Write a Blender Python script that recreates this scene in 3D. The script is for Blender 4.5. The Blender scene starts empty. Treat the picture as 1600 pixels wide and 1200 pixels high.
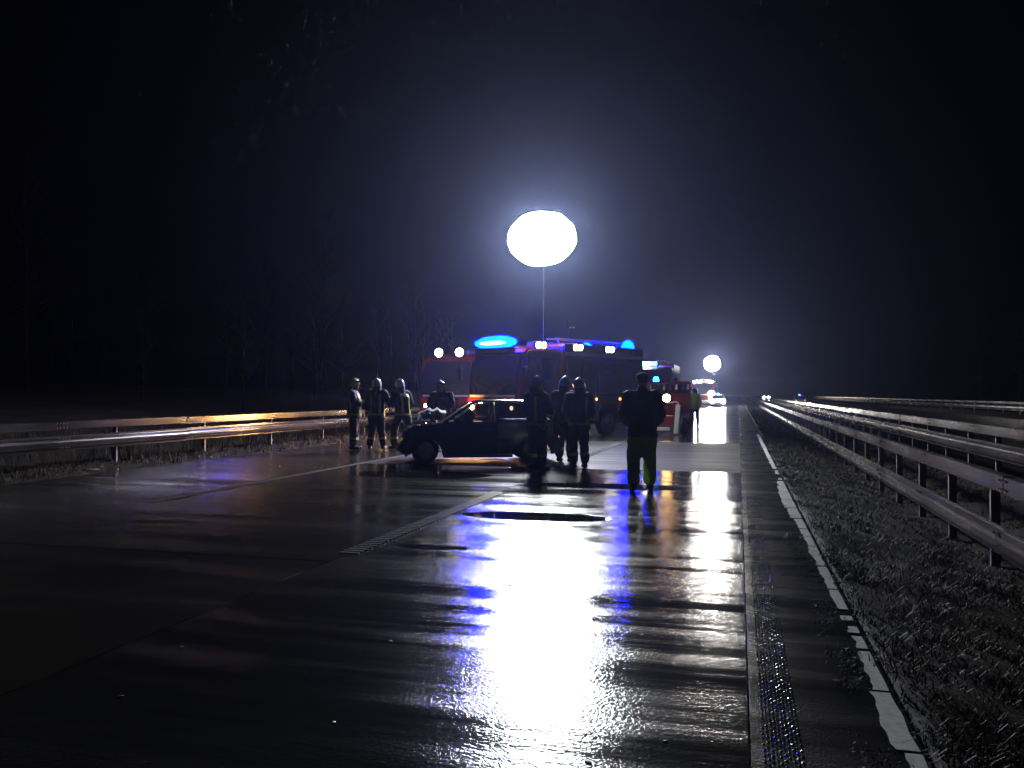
import bpy, bmesh, math, random
from mathutils import Vector, Matrix, noise
random.seed(7)
S = bpy.context.scene
COL = S.collection
R = math.radians

# ---------------------------------------------------------------- camera, sky, exposure
cam_d = bpy.data.cameras.new('camera')
cam = bpy.data.objects.new('camera', cam_d)
COL.objects.link(cam)
cam.location = (0, 0, 1.52)
cam.rotation_euler = (R(90.7), 0, R(15.2))
cam_d.sensor_width = 36
cam_d.lens = 29.36
cam_d.clip_start = 0.05
cam_d.clip_end = 3000
S.camera = cam

world = bpy.data.worlds.new("World")
S.world = world
world.use_nodes = True
wn = world.node_tree
sky = wn.nodes.new('ShaderNodeTexSky')
sky.sky_type = 'NISHITA'
sky.sun_disc = False
sky.sun_elevation = R(-6.0)
sky.sun_rotation = R(200)
sky.air_density = 1.0
sky.dust_density = 1.0
sky.ozone_density = 1.0
bgn = [n for n in wn.nodes if n.type == 'BACKGROUND'][0]
wn.links.new(sky.outputs[0], bgn.inputs['Color'])
bgn.inputs['Strength'].default_value = 0.05

S.view_settings.view_transform = 'Standard'
S.view_settings.look = 'None'
S.view_settings.gamma = 1.0
S.view_settings.use_curve_mapping = False
S.view_settings.exposure = 0.0
S.render.engine = 'CYCLES'
cy = S.cycles
cy.use_denoising = True
cy.max_bounces = 6
cy.diffuse_bounces = 2
cy.glossy_bounces = 3
cy.transmission_bounces = 4
cy.transparent_max_bounces = 12
cy.volume_bounces = 0
cy.sample_clamp_indirect = 6.0
cy.sample_clamp_direct = 0.0
cy.use_light_tree = True
cy.caustics_reflective = False
cy.caustics_refractive = False

LAMP = 340.0        # radiance of the big floodlight
HAZE = 0.00043

# ---------------------------------------------------------------- materials
MATS = {}
def mat(name, col=(.5, .5, .5), rough=.6, metal=0., emit=None, estr=0., var=0., vscale=8., bump=0., bscale=60.,
        coat=0., trans=0., alpha=1., spec=.5, rvar=0., stretch=None):
    if name in MATS:
        return MATS[name]
    m = bpy.data.materials.new(name)
    m.use_nodes = True
    nt = m.node_tree
    b = [n for n in nt.nodes if n.type == 'BSDF_PRINCIPLED'][0]
    b.inputs['Base Color'].default_value = (*col, 1)
    b.inputs['Roughness'].default_value = rough
    b.inputs['Metallic'].default_value = metal
    b.inputs['Coat Weight'].default_value = coat
    b.inputs['Coat Roughness'].default_value = .06
    b.inputs['Transmission Weight'].default_value = trans
    b.inputs['Alpha'].default_value = alpha
    b.inputs['Specular IOR Level'].default_value = spec
    if emit:
        b.inputs['Emission Color'].default_value = (*emit, 1)
        b.inputs['Emission Strength'].default_value = estr
    if var or bump or rvar:
        tc = nt.nodes.new('ShaderNodeTexCoord')
        src = tc.outputs['Object']
        if stretch:
            mp = nt.nodes.new('ShaderNodeMapping')
            mp.inputs['Scale'].default_value = stretch
            nt.links.new(src, mp.inputs['Vector'])
            src = mp.outputs['Vector']
        n1 = nt.nodes.new('ShaderNodeTexNoise')
        n1.inputs['Scale'].default_value = vscale
        n1.inputs['Detail'].default_value = 6
        nt.links.new(src, n1.inputs['Vector'])
        if var:
            mr = nt.nodes.new('ShaderNodeMapRange')
            mr.inputs['From Min'].default_value = .3
            mr.inputs['From Max'].default_value = .7
            mr.inputs['To Min'].default_value = 1 - var
            mr.inputs['To Max'].default_value = 1 + var
            nt.links.new(n1.outputs[0], mr.inputs['Value'])
            mx = nt.nodes.new('ShaderNodeVectorMath')
            mx.operation = 'SCALE'
            mx.inputs[0].default_value = col
            nt.links.new(mr.outputs[0], mx.inputs['Scale'])
            nt.links.new(mx.outputs[0], b.inputs['Base Color'])
        if rvar:
            mr2 = nt.nodes.new('ShaderNodeMapRange')
            mr2.inputs['From Min'].default_value = .3
            mr2.inputs['From Max'].default_value = .7
            mr2.inputs['To Min'].default_value = max(.02, rough - rvar)
            mr2.inputs['To Max'].default_value = min(1, rough + rvar)
            nt.links.new(n1.outputs[0], mr2.inputs['Value'])
            nt.links.new(mr2.outputs[0], b.inputs['Roughness'])
        if bump:
            n2 = nt.nodes.new('ShaderNodeTexNoise')
            n2.inputs['Scale'].default_value = bscale
            n2.inputs['Detail'].default_value = 4
            nt.links.new(src, n2.inputs['Vector'])
            bp = nt.nodes.new('ShaderNodeBump')
            bp.inputs['Strength'].default_value = bump
            bp.inputs['Distance'].default_value = .01
            nt.links.new(n2.outputs[0], bp.inputs['Height'])
            nt.links.new(bp.outputs[0], b.inputs['Normal'])
    MATS[name] = m
    return m

def wet_road(name, col, rough, rvar, grain, ripple, fine_scale=140., rip_scale=1.0, film=.5):
    """Wet concrete: aggregate grain, cross tining and long water ripples as bump, patchy film of water as roughness."""
    m = bpy.data.materials.new(name)
    m.use_nodes = True
    nt = m.node_tree
    L = nt.links.new
    b = [n for n in nt.nodes if n.type == 'BSDF_PRINCIPLED'][0]
    g = nt.nodes.new('ShaderNodeNewGeometry')
    def nz(scale, stretch, detail=3, rgh=.55):
        mp = nt.nodes.new('ShaderNodeMapping')
        mp.inputs['Scale'].default_value = stretch
        L(g.outputs['Position'], mp.inputs['Vector'])
        n = nt.nodes.new('ShaderNodeTexNoise')
        n.inputs['Scale'].default_value = scale
        n.inputs['Detail'].default_value = detail
        n.inputs['Roughness'].default_value = rgh
        L(mp.outputs['Vector'], n.inputs['Vector'])
        return n.outputs[0]
    def rng(x, a0, a1, b0, b1):
        r = nt.nodes.new('ShaderNodeMapRange')
        for k, v in (('From Min', a0), ('From Max', a1), ('To Min', b0), ('To Max', b1)):
            r.inputs[k].default_value = v
        L(x, r.inputs['Value'])
        return r.outputs[0]
    def mth(op, x, y):
        r = nt.nodes.new('ShaderNodeMath')
        r.operation = op
        for i, q in enumerate((x, y)):
            if isinstance(q, (int, float)):
                r.inputs[i].default_value = q
            else:
                L(q, r.inputs[i])
        return r.outputs[0]
    patch = nz(.9, (.35, 1.0, 1), 5)
    streak = nz(1.0 * rip_scale, (.22, 3.2, 1), 4, .6)       # long bands across the lane
    big = nz(.35, (1, 1, 1), 4)
    wet = rng(mth('ADD', mth('MULTIPLY', streak, .65), mth('MULTIPLY', patch, .35)), .40, .60, 0, 1)
    rv = rng(wet, 0, 1, max(.03, rough - rvar), min(1, rough + rvar))
    L(rv, b.inputs['Roughness'])
    cs = nt.nodes.new('ShaderNodeVectorMath')
    cs.operation = 'SCALE'
    cs.inputs[0].default_value = col
    grit = nz(260, (1, 1, 1), 2)
    L(mth('MULTIPLY', rng(big, .3, .7, .65, 1.35), rng(grit, .35, .65, .7, 1.3)), cs.inputs['Scale'])
    L(cs.outputs[0], b.inputs['Base Color'])
    b.inputs['IOR'].default_value = 1.34
    b.inputs['Specular IOR Level'].default_value = .16 if name == 'lane_dull' else .5
    grain_h = nz(fine_scale, (1, 1, 1), 3, .6)
    tine = nz(22, (.10, 1.6, 1), 2)
    rip = nz(1.6 * rip_scale, (.3, 2.6, 1), 3)
    gw = mth('MULTIPLY', grain_h, rng(wet, 0, 1, 1 - film, 1.0))
    h = mth('ADD', mth('MULTIPLY', gw, grain), mth('MULTIPLY', mth('MULTIPLY', tine, .0012), rng(wet, 0, 1, 1 - film, 1.0)))
    h = mth('ADD', h, mth('MULTIPLY', rip, ripple))
    bp = nt.nodes.new('ShaderNodeBump')
    bp.inputs['Strength'].default_value = 1.0
    bp.inputs['Distance'].default_value = 1.0
    L(h, bp.inputs['Height'])
    L(bp.outputs[0], b.inputs['Normal'])
    MATS[name] = m
    return m

def lampmat(name, col, strength, back=True):
    m = bpy.data.materials.new(name)
    m.use_nodes = True
    nt = m.node_tree
    for n in list(nt.nodes):
        if n.type != 'OUTPUT_MATERIAL':
            nt.nodes.remove(n)
    e = nt.nodes.new('ShaderNodeEmission')
    e.inputs[0].default_value = (*col, 1)
    e.inputs[1].default_value = strength
    nt.links.new(e.outputs[0], [n for n in nt.nodes if n.type == 'OUTPUT_MATERIAL'][0].inputs['Surface'])
    MATS[name] = m
    return m

wet_road('lane_rough', (.024, .024, .023), .15, .06, .0043, .0045, 42, 1.0, .70)
wet_road('lane_smooth', (.034, .030, .026), .15, .07, .0012, .0030, 45, .8, .6)
wet_road('lane_streak', (.026, .026, .026), .14, .08, .0022, .0080, 40, 1.1, .8)
wet_road('lane_dull', (.042, .041, .038), .62, .08, .0018, .0010, 60, .8, .4)
wet_road('asphalt_edge', (.008, .008, .009), .26, .06, .0025, .0010, 60, .8, .4)
wet_road('shoulder', (.032, .028, .023), .18, .08, .0010, .0030, 60, .8, .8)
joint_m = mat('joint_tar', (.012, .012, .012), .5)
puddle_m = mat('puddle_water', (.015, .015, .016), .03, bump=.04, bscale=3.0)
line_m = mat('white_paint', (.86, .86, .85), .32, var=.18, vscale=30, bump=.3, bscale=200)
oldline_m = mat('worn_paint', (.05, .05, .048), .5, spec=.2, var=.5, vscale=14, bump=.3, bscale=200)
dot_m = mat('marking_dots', (.3, .3, .29), .25, var=.2, vscale=40)
soil_m = mat('wet_soil', (.022, .018, .013), .8, spec=.2, var=.5, vscale=1.8, bump=.6, bscale=18)
grass_m = mat('winter_grass', (.028, .026, .015), .6, spec=.2, var=.5, vscale=2.0)
straw_m = mat('dead_straw', (.085, .068, .04), .6, spec=.2, var=.4, vscale=3)
steel_m = mat('galvanised_steel', (.30, .295, .285), .17, .95, var=.2, vscale=1.2, rvar=.04, stretch=(1, .5, 3))
zinc_m = mat('dull_zinc', (.040, .037, .033), .24, 0., var=.35, vscale=1.2, rvar=.06, stretch=(1, .5, 3), spec=.3)
steel_old = mat('weathered_steel', (.30, .29, .28), .5, .6, var=.3, vscale=5, rvar=.1)
bolt_m = mat('bolt_steel', (.16, .15, .14), .45, .7)
red_m = mat('fire_red', (.19, .009, .007), .28, coat=.6, var=.06, vscale=2)
dred_m = mat('dark_red', (.2, .012, .012), .4, coat=.3)
white_m = mat('white_coat', (.72, .72, .70), .35, coat=.3)
shutter_m = mat('shutter_alu', (.20, .20, .21), .42, .7)
black_m = mat('black_plastic', (.010, .010, .011), .5, spec=.25)
rubber_m = mat('tyre_rubber', (.012, .012, .012), .75, bump=.3, bscale=50)
rim_m = mat('wheel_rim', (.32, .32, .33), .4, .7)
chrome_m = mat('bright_metal', (.6, .6, .6), .15, 1.0)
glass_m = mat('dark_glass', (.012, .014, .018), .04, spec=.6)
yellow_m = mat('fluor_yellow', (.52, .62, .05), .6)
stripe_m = mat('silver_yellow_stripe', (.42, .47, .14), .5)
silver_m = mat('silver_stripe', (.55, .56, .54), .35)
navy_m = mat('turnout_navy', (.012, .014, .024), .8, bump=.4, bscale=40)
darkg_m = mat('dark_jacket', (.05, .055, .028), .7, bump=.4, bscale=40)
neon_m = mat('neon_trousers', (.46, .68, .07), .7, bump=.3, bscale=40)
boot_m = mat('boot_leather', (.012, .011, .01), .5)
glove_m = mat('glove_leather', (.03, .026, .02), .7)
skin_m = mat('skin', (.42, .26, .19), .5)
helmet_m = mat('helmet_pale', (.55, .60, .42), .3, coat=.4)
helmet_d = mat('helmet_dark', (.10, .11, .12), .3, coat=.4)
cap_m = mat('cap_cloth', (.03, .032, .035), .8)
hair_m = mat('hair_grey', (.10, .095, .09), .7)
leather_m = mat('neck_leather', (.02, .018, .016), .6)
carp_m = mat('car_paint', (.022, .026, .045), .16, coat=.8, spec=.6)
carglint_m = mat('car_side_glint', (.16, .17, .19), .22, .6, coat=.6)  # paler than the body paint, imitates the glints on the rear side
bag_m = mat('airbag_cloth', (.42, .41, .38), .8, bump=.5, bscale=30)
bark_m = mat('wet_bark', (.010, .009, .008), .9, spec=.05, var=.4, vscale=6, bump=.6, bscale=20)
debris_m = mat('pale_debris', (.5, .48, .42), .5)
debris_y = mat('yellow_debris', (.6, .45, .12), .4)
leaf_m = mat('wet_leaf', (.16, .11, .05), .45)

BIG = lampmat('flood_white', (.93, .97, 1.0), LAMP)
SCENE_L = lampmat('scene_lamp', (1.0, .93, .80), 60)
HEAD_L = lampmat('head_lamp', (1.0, .60, .25), 90)
HEAD_HOT = lampmat('head_lamp_main', (1.0, .46, .12), 8000)
FARW = lampmat('far_white', (1.0, .97, .92), 500)
FARROOF = lampmat('far_roof_lamp', (1.0, .90, .78), 60)
AMBER = lampmat('amber_lamp', (1.0, .30, .05), 7)
AMBER_B = lampmat('amber_bright', (1.0, .55, .18), 60)
BLUE = lampmat('blue_beacon', (0.0, .0018, 1.0), 470)
BLUEC = lampmat('blue_core', (.2, .35, 1.0), 30)
BLUES = lampmat('blue_small', (.004, .012, 1.0), 60)
TAIL = lampmat('tail_lamp', (1.0, .42, .25), 1.3)
GREENREF = lampmat('green_reflector_glow', (.1, 1.0, .6), .25)
WIN_L = lampmat('dim_window', (1.0, .8, .55), .12)

def glowglass(name, col, tr, crack):
    m = bpy.data.materials.new(name)
    m.use_nodes = True
    nt = m.node_tree
    L = nt.links.new
    out = [n for n in nt.nodes if n.type == 'OUTPUT_MATERIAL'][0]
    b = [n for n in nt.nodes if n.type == 'BSDF_PRINCIPLED'][0]
    b.inputs['Base Color'].default_value = (.02, .02, .025, 1)
    b.inputs['Roughness'].default_value = .06
    t = nt.nodes.new('ShaderNodeBsdfTranslucent')
    t.inputs[0].default_value = (*col, 1)
    g = nt.nodes.new('ShaderNodeNewGeometry')
    v = nt.nodes.new('ShaderNodeTexVoronoi')
    v.feature = 'DISTANCE_TO_EDGE'
    v.inputs['Scale'].default_value = 7
    L(g.outputs['Position'], v.inputs['Vector'])
    r = nt.nodes.new('ShaderNodeMapRange')
    r.inputs['From Max'].default_value = .05
    r.inputs['To Min'].default_value = min(1, tr + crack)
    r.inputs['To Max'].default_value = tr
    L(v.outputs[0], r.inputs['Value'])
    mx = nt.nodes.new('ShaderNodeMixShader')
    L(r.outputs[0], mx.inputs[0])
    L(b.outputs[0], mx.inputs[1])
    L(t.outputs[0], mx.inputs[2])
    L(mx.outputs[0], out.inputs['Surface'])
    MATS[name] = m
    return m
shield_m = glowglass('cracked_windscreen', (.8, .78, .72), .6, .35)
def seeglass(name, tint, mixv):
    m = bpy.data.materials.new(name)
    m.use_nodes = True
    nt = m.node_tree
    out = [n for n in nt.nodes if n.type == 'OUTPUT_MATERIAL'][0]
    b = [n for n in nt.nodes if n.type == 'BSDF_PRINCIPLED'][0]
    b.inputs['Base Color'].default_value = (.01, .01, .012, 1)
    b.inputs['Roughness'].default_value = .04
    t = nt.nodes.new('ShaderNodeBsdfTransparent')
    t.inputs[0].default_value = (*tint, 1)
    mx = nt.nodes.new('ShaderNodeMixShader')
    mx.inputs[0].default_value = mixv
    nt.links.new(b.outputs[0], mx.inputs[1])
    nt.links.new(t.outputs[0], mx.inputs[2])
    nt.links.new(mx.outputs[0], out.inputs['Surface'])
    return m
carglass_m = seeglass('car_side_glass', (.45, .48, .52), .25)

# ---------------------------------------------------------------- mesh helpers
def obj(name, bm, m, parent=None, loc=(0, 0, 0), rot=None, smooth=False, mesh=None):
    if mesh is None:
        mesh = bpy.data.meshes.new(name)
        bm.to_mesh(mesh)
        bm.free()
        mesh.materials.append(m)
        if smooth:
            for p in mesh.polygons:
                p.use_smooth = True
    o = bpy.data.objects.new(name, mesh)
    COL.objects.link(o)
    o.location = loc
    if rot:
        o.rotation_euler = rot
    if parent:
        o.parent = parent
    return o

def tag(o, label, cat, group=None):
    o['label'] = label
    o['category'] = cat
    if group:
        o['group'] = group
    return o

def thing(name, label, cat, loc=(0, 0, 0), rz=0., group=None, scale=1.0):
    o = bpy.data.objects.new(name, None)
    COL.objects.link(o)
    o.location = loc
    o.rotation_euler = (0, 0, rz)
    o.scale = (scale,) * 3
    o.empty_display_size = .2
    return tag(o, label, cat, group)

def structure(o):
    o['kind'] = 'structure'
    return o

def kids(o):
    return [c for c in COL.objects if c.parent == o]

def dup(o, children, loc, rz, label=None):
    c = o.copy()
    COL.objects.link(c)
    c.location = loc
    c.rotation_euler = (0, 0, rz)
    if label:
        c['label'] = label
    for ch, subs in children:
        d = ch.copy()
        COL.objects.link(d)
        d.parent = c
        for s in subs:
            e = s.copy()
            COL.objects.link(e)
            e.parent = d
    return c

def box(bm, x0, x1, y0, y1, z0, z1, bev=0., seg=2):
    t = bmesh.new()
    bmesh.ops.create_cube(t, size=1)
    for v in t.verts:
        v.co = Vector(((x0 + x1) / 2 + v.co.x * (x1 - x0), (y0 + y1) / 2 + v.co.y * (y1 - y0), (z0 + z1) / 2 + v.co.z * (z1 - z0)))
    if bev:
        bmesh.ops.bevel(t, geom=list(t.edges), offset=bev, segments=seg, affect='EDGES', profile=.5)
    me = bpy.data.meshes.new('t')
    t.to_mesh(me)
    t.free()
    bm.from_mesh(me)
    bpy.data.meshes.remove(me)
    return bm

def B(*a, **k):
    return box(bmesh.new(), *a, **k)

def frame_of(d):
    d = d.normalized()
    u = d.orthogonal().normalized()
    return u, d.cross(u)

def tube(bm, pts, rad, n=8, cap=True):
    pts = [Vector(p) for p in pts]
    if isinstance(rad, (int, float)):
        rad = [rad] * len(pts)
    rings = []
    u = None
    for i, p in enumerate(pts):
        d = (pts[min(i + 1, len(pts) - 1)] - pts[max(i - 1, 0)])
        if d.length < 1e-9:
            d = Vector((0, 0, 1))
        d.normalize()
        if u is None:
            u = d.orthogonal().normalized()
        else:
            u = (u - d * u.dot(d)).normalized()
        w = d.cross(u)
        rings.append([bm.verts.new(p + (u * math.cos(2 * math.pi * k / n) + w * math.sin(2 * math.pi * k / n)) * rad[i]) for k in range(n)])
    for a, b in zip(rings, rings[1:]):
        for k in range(n):
            bm.faces.new((a[k], a[(k + 1) % n], b[(k + 1) % n], b[k]))
    if cap:
        bm.faces.new(rings[0][::-1])
        bm.faces.new(rings[-1])
    return bm

def disc(bm, c, d, r0, r1, h, n=20):
    c = Vector(c)
    d = Vector(d).normalized()
    return tube(bm, [c, c + d * h], [r0, r1], n)

def ell(bm, c, rx, ry, rz, seg=14, ring=9, M=None):
    t = bmesh.new()
    bmesh.ops.create_uvsphere(t, u_segments=seg, v_segments=ring, radius=1)
    mm = Matrix.Diagonal((rx, ry, rz, 1))
    if M is not None:
        mm = M.to_4x4() @ mm
    mm = Matrix.Translation(Vector(c)) @ mm
    bmesh.ops.transform(t, matrix=mm, verts=t.verts)
    me = bpy.data.meshes.new('t')
    t.to_mesh(me)
    t.free()
    bm.from_mesh(me)
    bpy.data.meshes.remove(me)
    return bm

def capsule(bm, p0, p1, r0, r1, n=10):
    p0, p1 = Vector(p0), Vector(p1)
    d = p1 - p0
    L = d.length
    d.normalize()
    pts, rad = [], []
    for k in range(4):
        a = math.pi / 2 * (k / 4)
        pts.append(p0 - d * r0 * math.cos(a))
        rad.append(max(.001, r0 * math.sin(a)))
    for k in range(5):
        pts.append(p0 + d * L * k / 4)
        rad.append(r0 + (r1 - r0) * k / 4)
    for k in range(1, 5):
        a = math.pi / 2 * (k / 4)
        pts.append(p1 + d * r1 * math.sin(a))
        rad.append(max(.001, r1 * math.cos(a)))
    return tube(bm, pts, rad, n)

def loft(bm, rings, n=18, cap=True):
    """rings: (centre, rx, ry, z-rotation, power) of superellipse sections."""
    out = []
    for c, rx, ry, rot, pw in rings:
        vs = []
        for k in range(n):
            a = 2 * math.pi * k / n
            ca, sa = math.cos(a), math.sin(a)
            x = rx * math.copysign(abs(ca) ** pw, ca)
            y = ry * math.copysign(abs(sa) ** pw, sa)
            vs.append(bm.verts.new((c[0] + x * math.cos(rot) - y * math.sin(rot), c[1] + x * math.sin(rot) + y * math.cos(rot), c[2])))
        out.append(vs)
    for a, b in zip(out, out[1:]):
        for k in range(n):
            bm.faces.new((a[k], a[(k + 1) % n], b[(k + 1) % n], b[k]))
    if cap:
        bm.faces.new(out[0][::-1])
        bm.faces.new(out[-1])
    return bm

CLOUD = bpy.data.textures.new('folds', 'CLOUDS')
CLOUD.noise_scale = .11
CLOUD.noise_depth = 3
def remesh(bm, voxel, smooth=3, folds=0.):
    """Fuse overlapping forms into one continuous skin."""
    me = bpy.data.meshes.new('t')
    bm.to_mesh(me)
    bm.free()
    o = bpy.data.objects.new('t', me)
    COL.objects.link(o)
    md = o.modifiers.new('r', 'REMESH')
    md.mode = 'VOXEL'
    md.voxel_size = voxel
    if smooth:
        sm = o.modifiers.new('s', 'SMOOTH')
        sm.iterations = smooth
        sm.factor = .5
    if folds:
        dm = o.modifiers.new('d', 'DISPLACE')
        dm.texture = CLOUD
        dm.strength = folds
        dm.mid_level = .5
    dg = bpy.context.evaluated_depsgraph_get()
    res = bpy.data.meshes.new_from_object(o.evaluated_get(dg))
    bpy.data.objects.remove(o)
    bpy.data.meshes.remove(me)
    out = bmesh.new()
    out.from_mesh(res)
    bpy.data.meshes.remove(res)
    return out

def slice_bm(bm, planes, push):
    """The piece of a skin between planes (point, normal pointing outwards), lifted off it by push."""
    t = bm.copy()
    for co, no in planes:
        geom = list(t.verts) + list(t.edges) + list(t.faces)
        bmesh.ops.bisect_plane(t, geom=geom, plane_co=Vector(co), plane_no=Vector(no), clear_outer=True)
    t.normal_update()
    offs = [(v, v.normal.copy()) for v in t.verts]
    for v, n in offs:
        v.co += n * push
    return t

def prism(bm, poly, axis, a, b):
    """poly of 2-D points extruded along axis 0/1/2 from a to b."""
    def P(p, q):
        if axis == 0:
            return (q, p[0], p[1])
        if axis == 1:
            return (p[0], q, p[1])
        return (p[0], p[1], q)
    v0 = [bm.verts.new(P(p, a)) for p in poly]
    v1 = [bm.verts.new(P(p, b)) for p in poly]
    n = len(poly)
    for k in range(n):
        bm.faces.new((v0[k], v0[(k + 1) % n], v1[(k + 1) % n], v1[k]))
    bm.faces.new(v0[::-1])
    bm.faces.new(v1)
    bmesh.ops.recalc_face_normals(bm, faces=bm.faces)
    return bm

# ---------------------------------------------------------------- the ground and the road
def ground_z(x, y):
    """Verges, sunken median and the far fields."""
    if x < -12.0:
        t = min(1, (-12.0 - x) / 3.0)
        z = -.03 + .06 * t
        if x < -16:
            z += min(2.0, (-16 - x) * .10)
    elif x < .78:
        z = -.25
    elif x < 2.9:
        t = (x - .78) / 2.12
        z = .0 - .50 * t
    elif x < 4.4:
        t = (x - 2.9) / 1.5
        z = -.50 + .35 * t
    elif x < 6.5:
        z = -.15
    elif x < 18:
        z = -.25
    else:
        z = -.05 + min(1.5, (x - 18) * .05)
    return z
xs = [-500, -200, -80, -50, -35, -28, -24, -21, -19, -17.5, -16.5, -15.5, -15, -14.5, -14, -13.5, -13.1, -12.8, -12.5, -12.2, -12.0,
      -11.98, -6, .77, .79, .95, 1.1, 1.25, 1.4, 1.55, 1.7, 1.9, 2.1, 2.3, 2.5, 2.7, 2.9, 3.2, 3.6, 4.0, 4.4, 4.8, 5.5, 6.4, 6.52, 12, 17.9, 18.1, 25, 40, 80, 200, 500]
ys = [-60, -20, -5] + [i * .3 for i in range(0, 100)] + [30 + i * 1.5 for i in range(0, 30)] + [75 + i * 12 for i in range(0, 20)] + [320, 400, 500, 700, 1000, 1500]
bm = bmesh.new()
grid = []
for y in ys:
    row = []
    for x in xs:
        z = ground_z(x, y)
        if (x < -12 or .9 < x < 6.4) and -1 < y < 80:
            z += .07 * noise.noise((x * 1.3, y * 1.3, 3)) + .04 * noise.noise((x * 4.1, y * 4.1, 9))
        if x < -20 or x > 19:
            z += .5 * noise.noise((x * .06, y * .06, 1))
        row.append(bm.verts.new((x, y, z)))
    grid.append(row)
for a, b in zip(grid, grid[1:]):
    for k in range(len(xs) - 1):
        bm.faces.new((a[k], a[k + 1], b[k + 1], b[k]))
structure(obj('ground', bm, soil_m, smooth=True))

# carriageway: dark bed with concrete slabs laid on it
road = structure(obj('road', B(-11.95, .76, -30, 600, -.22, -.035), joint_m))
def slab(x0, x1, y0, y1, m, top=0.0):
    g = .004
    dz = random.uniform(-.0012, .0012)
    b = box(bmesh.new(), x0 + g, x1 - g, y0 + g, y1 - g, -.03, top + dz, .002, 1)
    return obj('concrete_slab', b, MATS[m], road)
SEAM, EDGE2, SHO = -3.60, -8.0, -11.9
yr = [-7.6, -2.6, 2.4, 7.4, 12.4, 16.8, 21.8, 26.8, 31.8, 36.8, 41.8, 46.8, 51.8, 56.8, 61.8]
for i in range(len(yr) - 1):
    y0, y1 = yr[i], yr[i + 1]
    m = 'lane_rough' if y1 <= 12.5 else ('lane_streak' if y1 <= 17 else ('lane_dull' if y1 < 27 else 'lane_streak'))
    slab(SEAM, .04, y0, y1, m)
yl = [-8.1, -3.1, 1.9, 6.9, 11.9, 16.9, 21.9, 26.9, 31.9, 36.9, 41.9, 46.9, 51.9, 56.9, 61.8]
for i in range(len(yl) - 1):
    m = 'lane_smooth' if yl[i] < 16.5 else ('lane_dull' if yl[i] < 22 else 'lane_smooth')
    slab(EDGE2, SEAM, yl[i], yl[i + 1], m)
    slab(SHO, EDGE2, yl[i], yl[i + 1], 'shoulder')
slab(SHO, -.06, 61.8, 600, 'lane_streak')
for i in range(len(yr) - 1):
    slab(.04, .76, yr[i], yr[i + 1], 'asphalt_edge')
slab(-.06, .76, 61.8, 600, 'asphalt_edge')
# other carriageway
structure(obj('road', B(6.6, 17.8, -30, 600, -.35, -.12), MATS['lane_smooth']))

# puddles lying across the lane
def puddle(pts, z=.006, seed=0):
    b = bmesh.new()
    vs = [b.verts.new((x + .05 * noise.noise((x * 5, y * 5, seed)), y + .05 * noise.noise((x * 5, y * 5, seed + 7)), z)) for x, y in pts]
    f = b.faces.new(vs)
    if f.normal.z < 0:
        f.normal_flip()
    return structure(obj('puddle', b, puddle_m))
def band(x0, x1, y0, y1, n=26, amp=.12, seed=1):
    lo, hi = [], []
    for k in range(n + 1):
        x = x0 + (x1 - x0) * k / n
        t = k / n
        taper = min(1, 4 * t, 4 * (1 - t)) ** .5
        mid = (y0 + y1) / 2
        hh = (y1 - y0) / 2 * taper
        lo.append((x, mid - hh + amp * noise.noise((x * 2.1, seed, 0))))
        hi.append((x, mid + hh + amp * noise.noise((x * 2.1, seed, 5))))
    return lo + hi[::-1]
puddle(band(-3.42, -1.5, 9.80, 10.42, amp=.03, seed=2), seed=2)
puddle(band(-7.2, -4.4, 14.2, 15.4, seed=6), seed=6)
puddle(band(-3.4, -.8, 13.4, 14.1, seed=8), seed=8)
puddle(band(-3.35, -2.55, 7.75, 7.9, amp=.03, seed=9), seed=9)

# painted markings
def strip_mesh(pts_l, pts_r, z):
    b = bmesh.new()
    l = [b.verts.new((x, y, z)) for x, y in pts_l]
    r = [b.verts.new((x, y, z)) for x, y in pts_r]
    for k in range(len(l) - 1):
        b.faces.new((l[k], r[k], r[k + 1], l[k + 1]))
    return b
def edge_line(y0, y1, x, wfun, z=.008):
    n = max(3, int((y1 - y0) / .06))
    L_, R_ = [], []
    for k in range(n + 1):
        y = y0 + (y1 - y0) * k / n
        w = wfun(y)
        nl = .028 * noise.noise((y * 2.3, 1, 0)) + .02 * noise.noise((y * 9, 2, 0))
        nr = .008 * noise.noise((y * 4.3, 5, 0))
        L_.append((x - w + nl, y))
        R_.append((x + nr, y))
    return strip_mesh(L_, R_, z)
line = structure(obj('edge_line', edge_line(2.4, 3.85, .735, lambda y: .075), line_m))
for (a0, a1, w) in ((3.88, 4.6, .085), (4.63, 5.3, .06), (5.36, 5.62, .05), (5.7, 5.85, .05), (6.0, 6.12, .06), (6.3, 6.9, .055), (6.94, 7.8, .06),
                    (7.85, 8.8, .07), (8.84, 9.9, .065), (9.95, 10.7, .08), (10.78, 11.7, .12), (11.74, 12.6, .14), (12.63, 13.6, .14), (13.63, 14.5, .12),
                    (14.54, 15.3, .09), (15.5, 15.8, .05), (16.6, 17.4, .05), (17.8, 20.5, .07), (20.6, 25, .08), (25.1, 33, .09)):
    obj('line_segment', edge_line(a0, a1, .735, lambda y, w=w: w + .012), line_m, line)
structure(obj('edge_line', edge_line(10, 60, EDGE2 + .1, lambda y: .2, .006), oldline_m))

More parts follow.
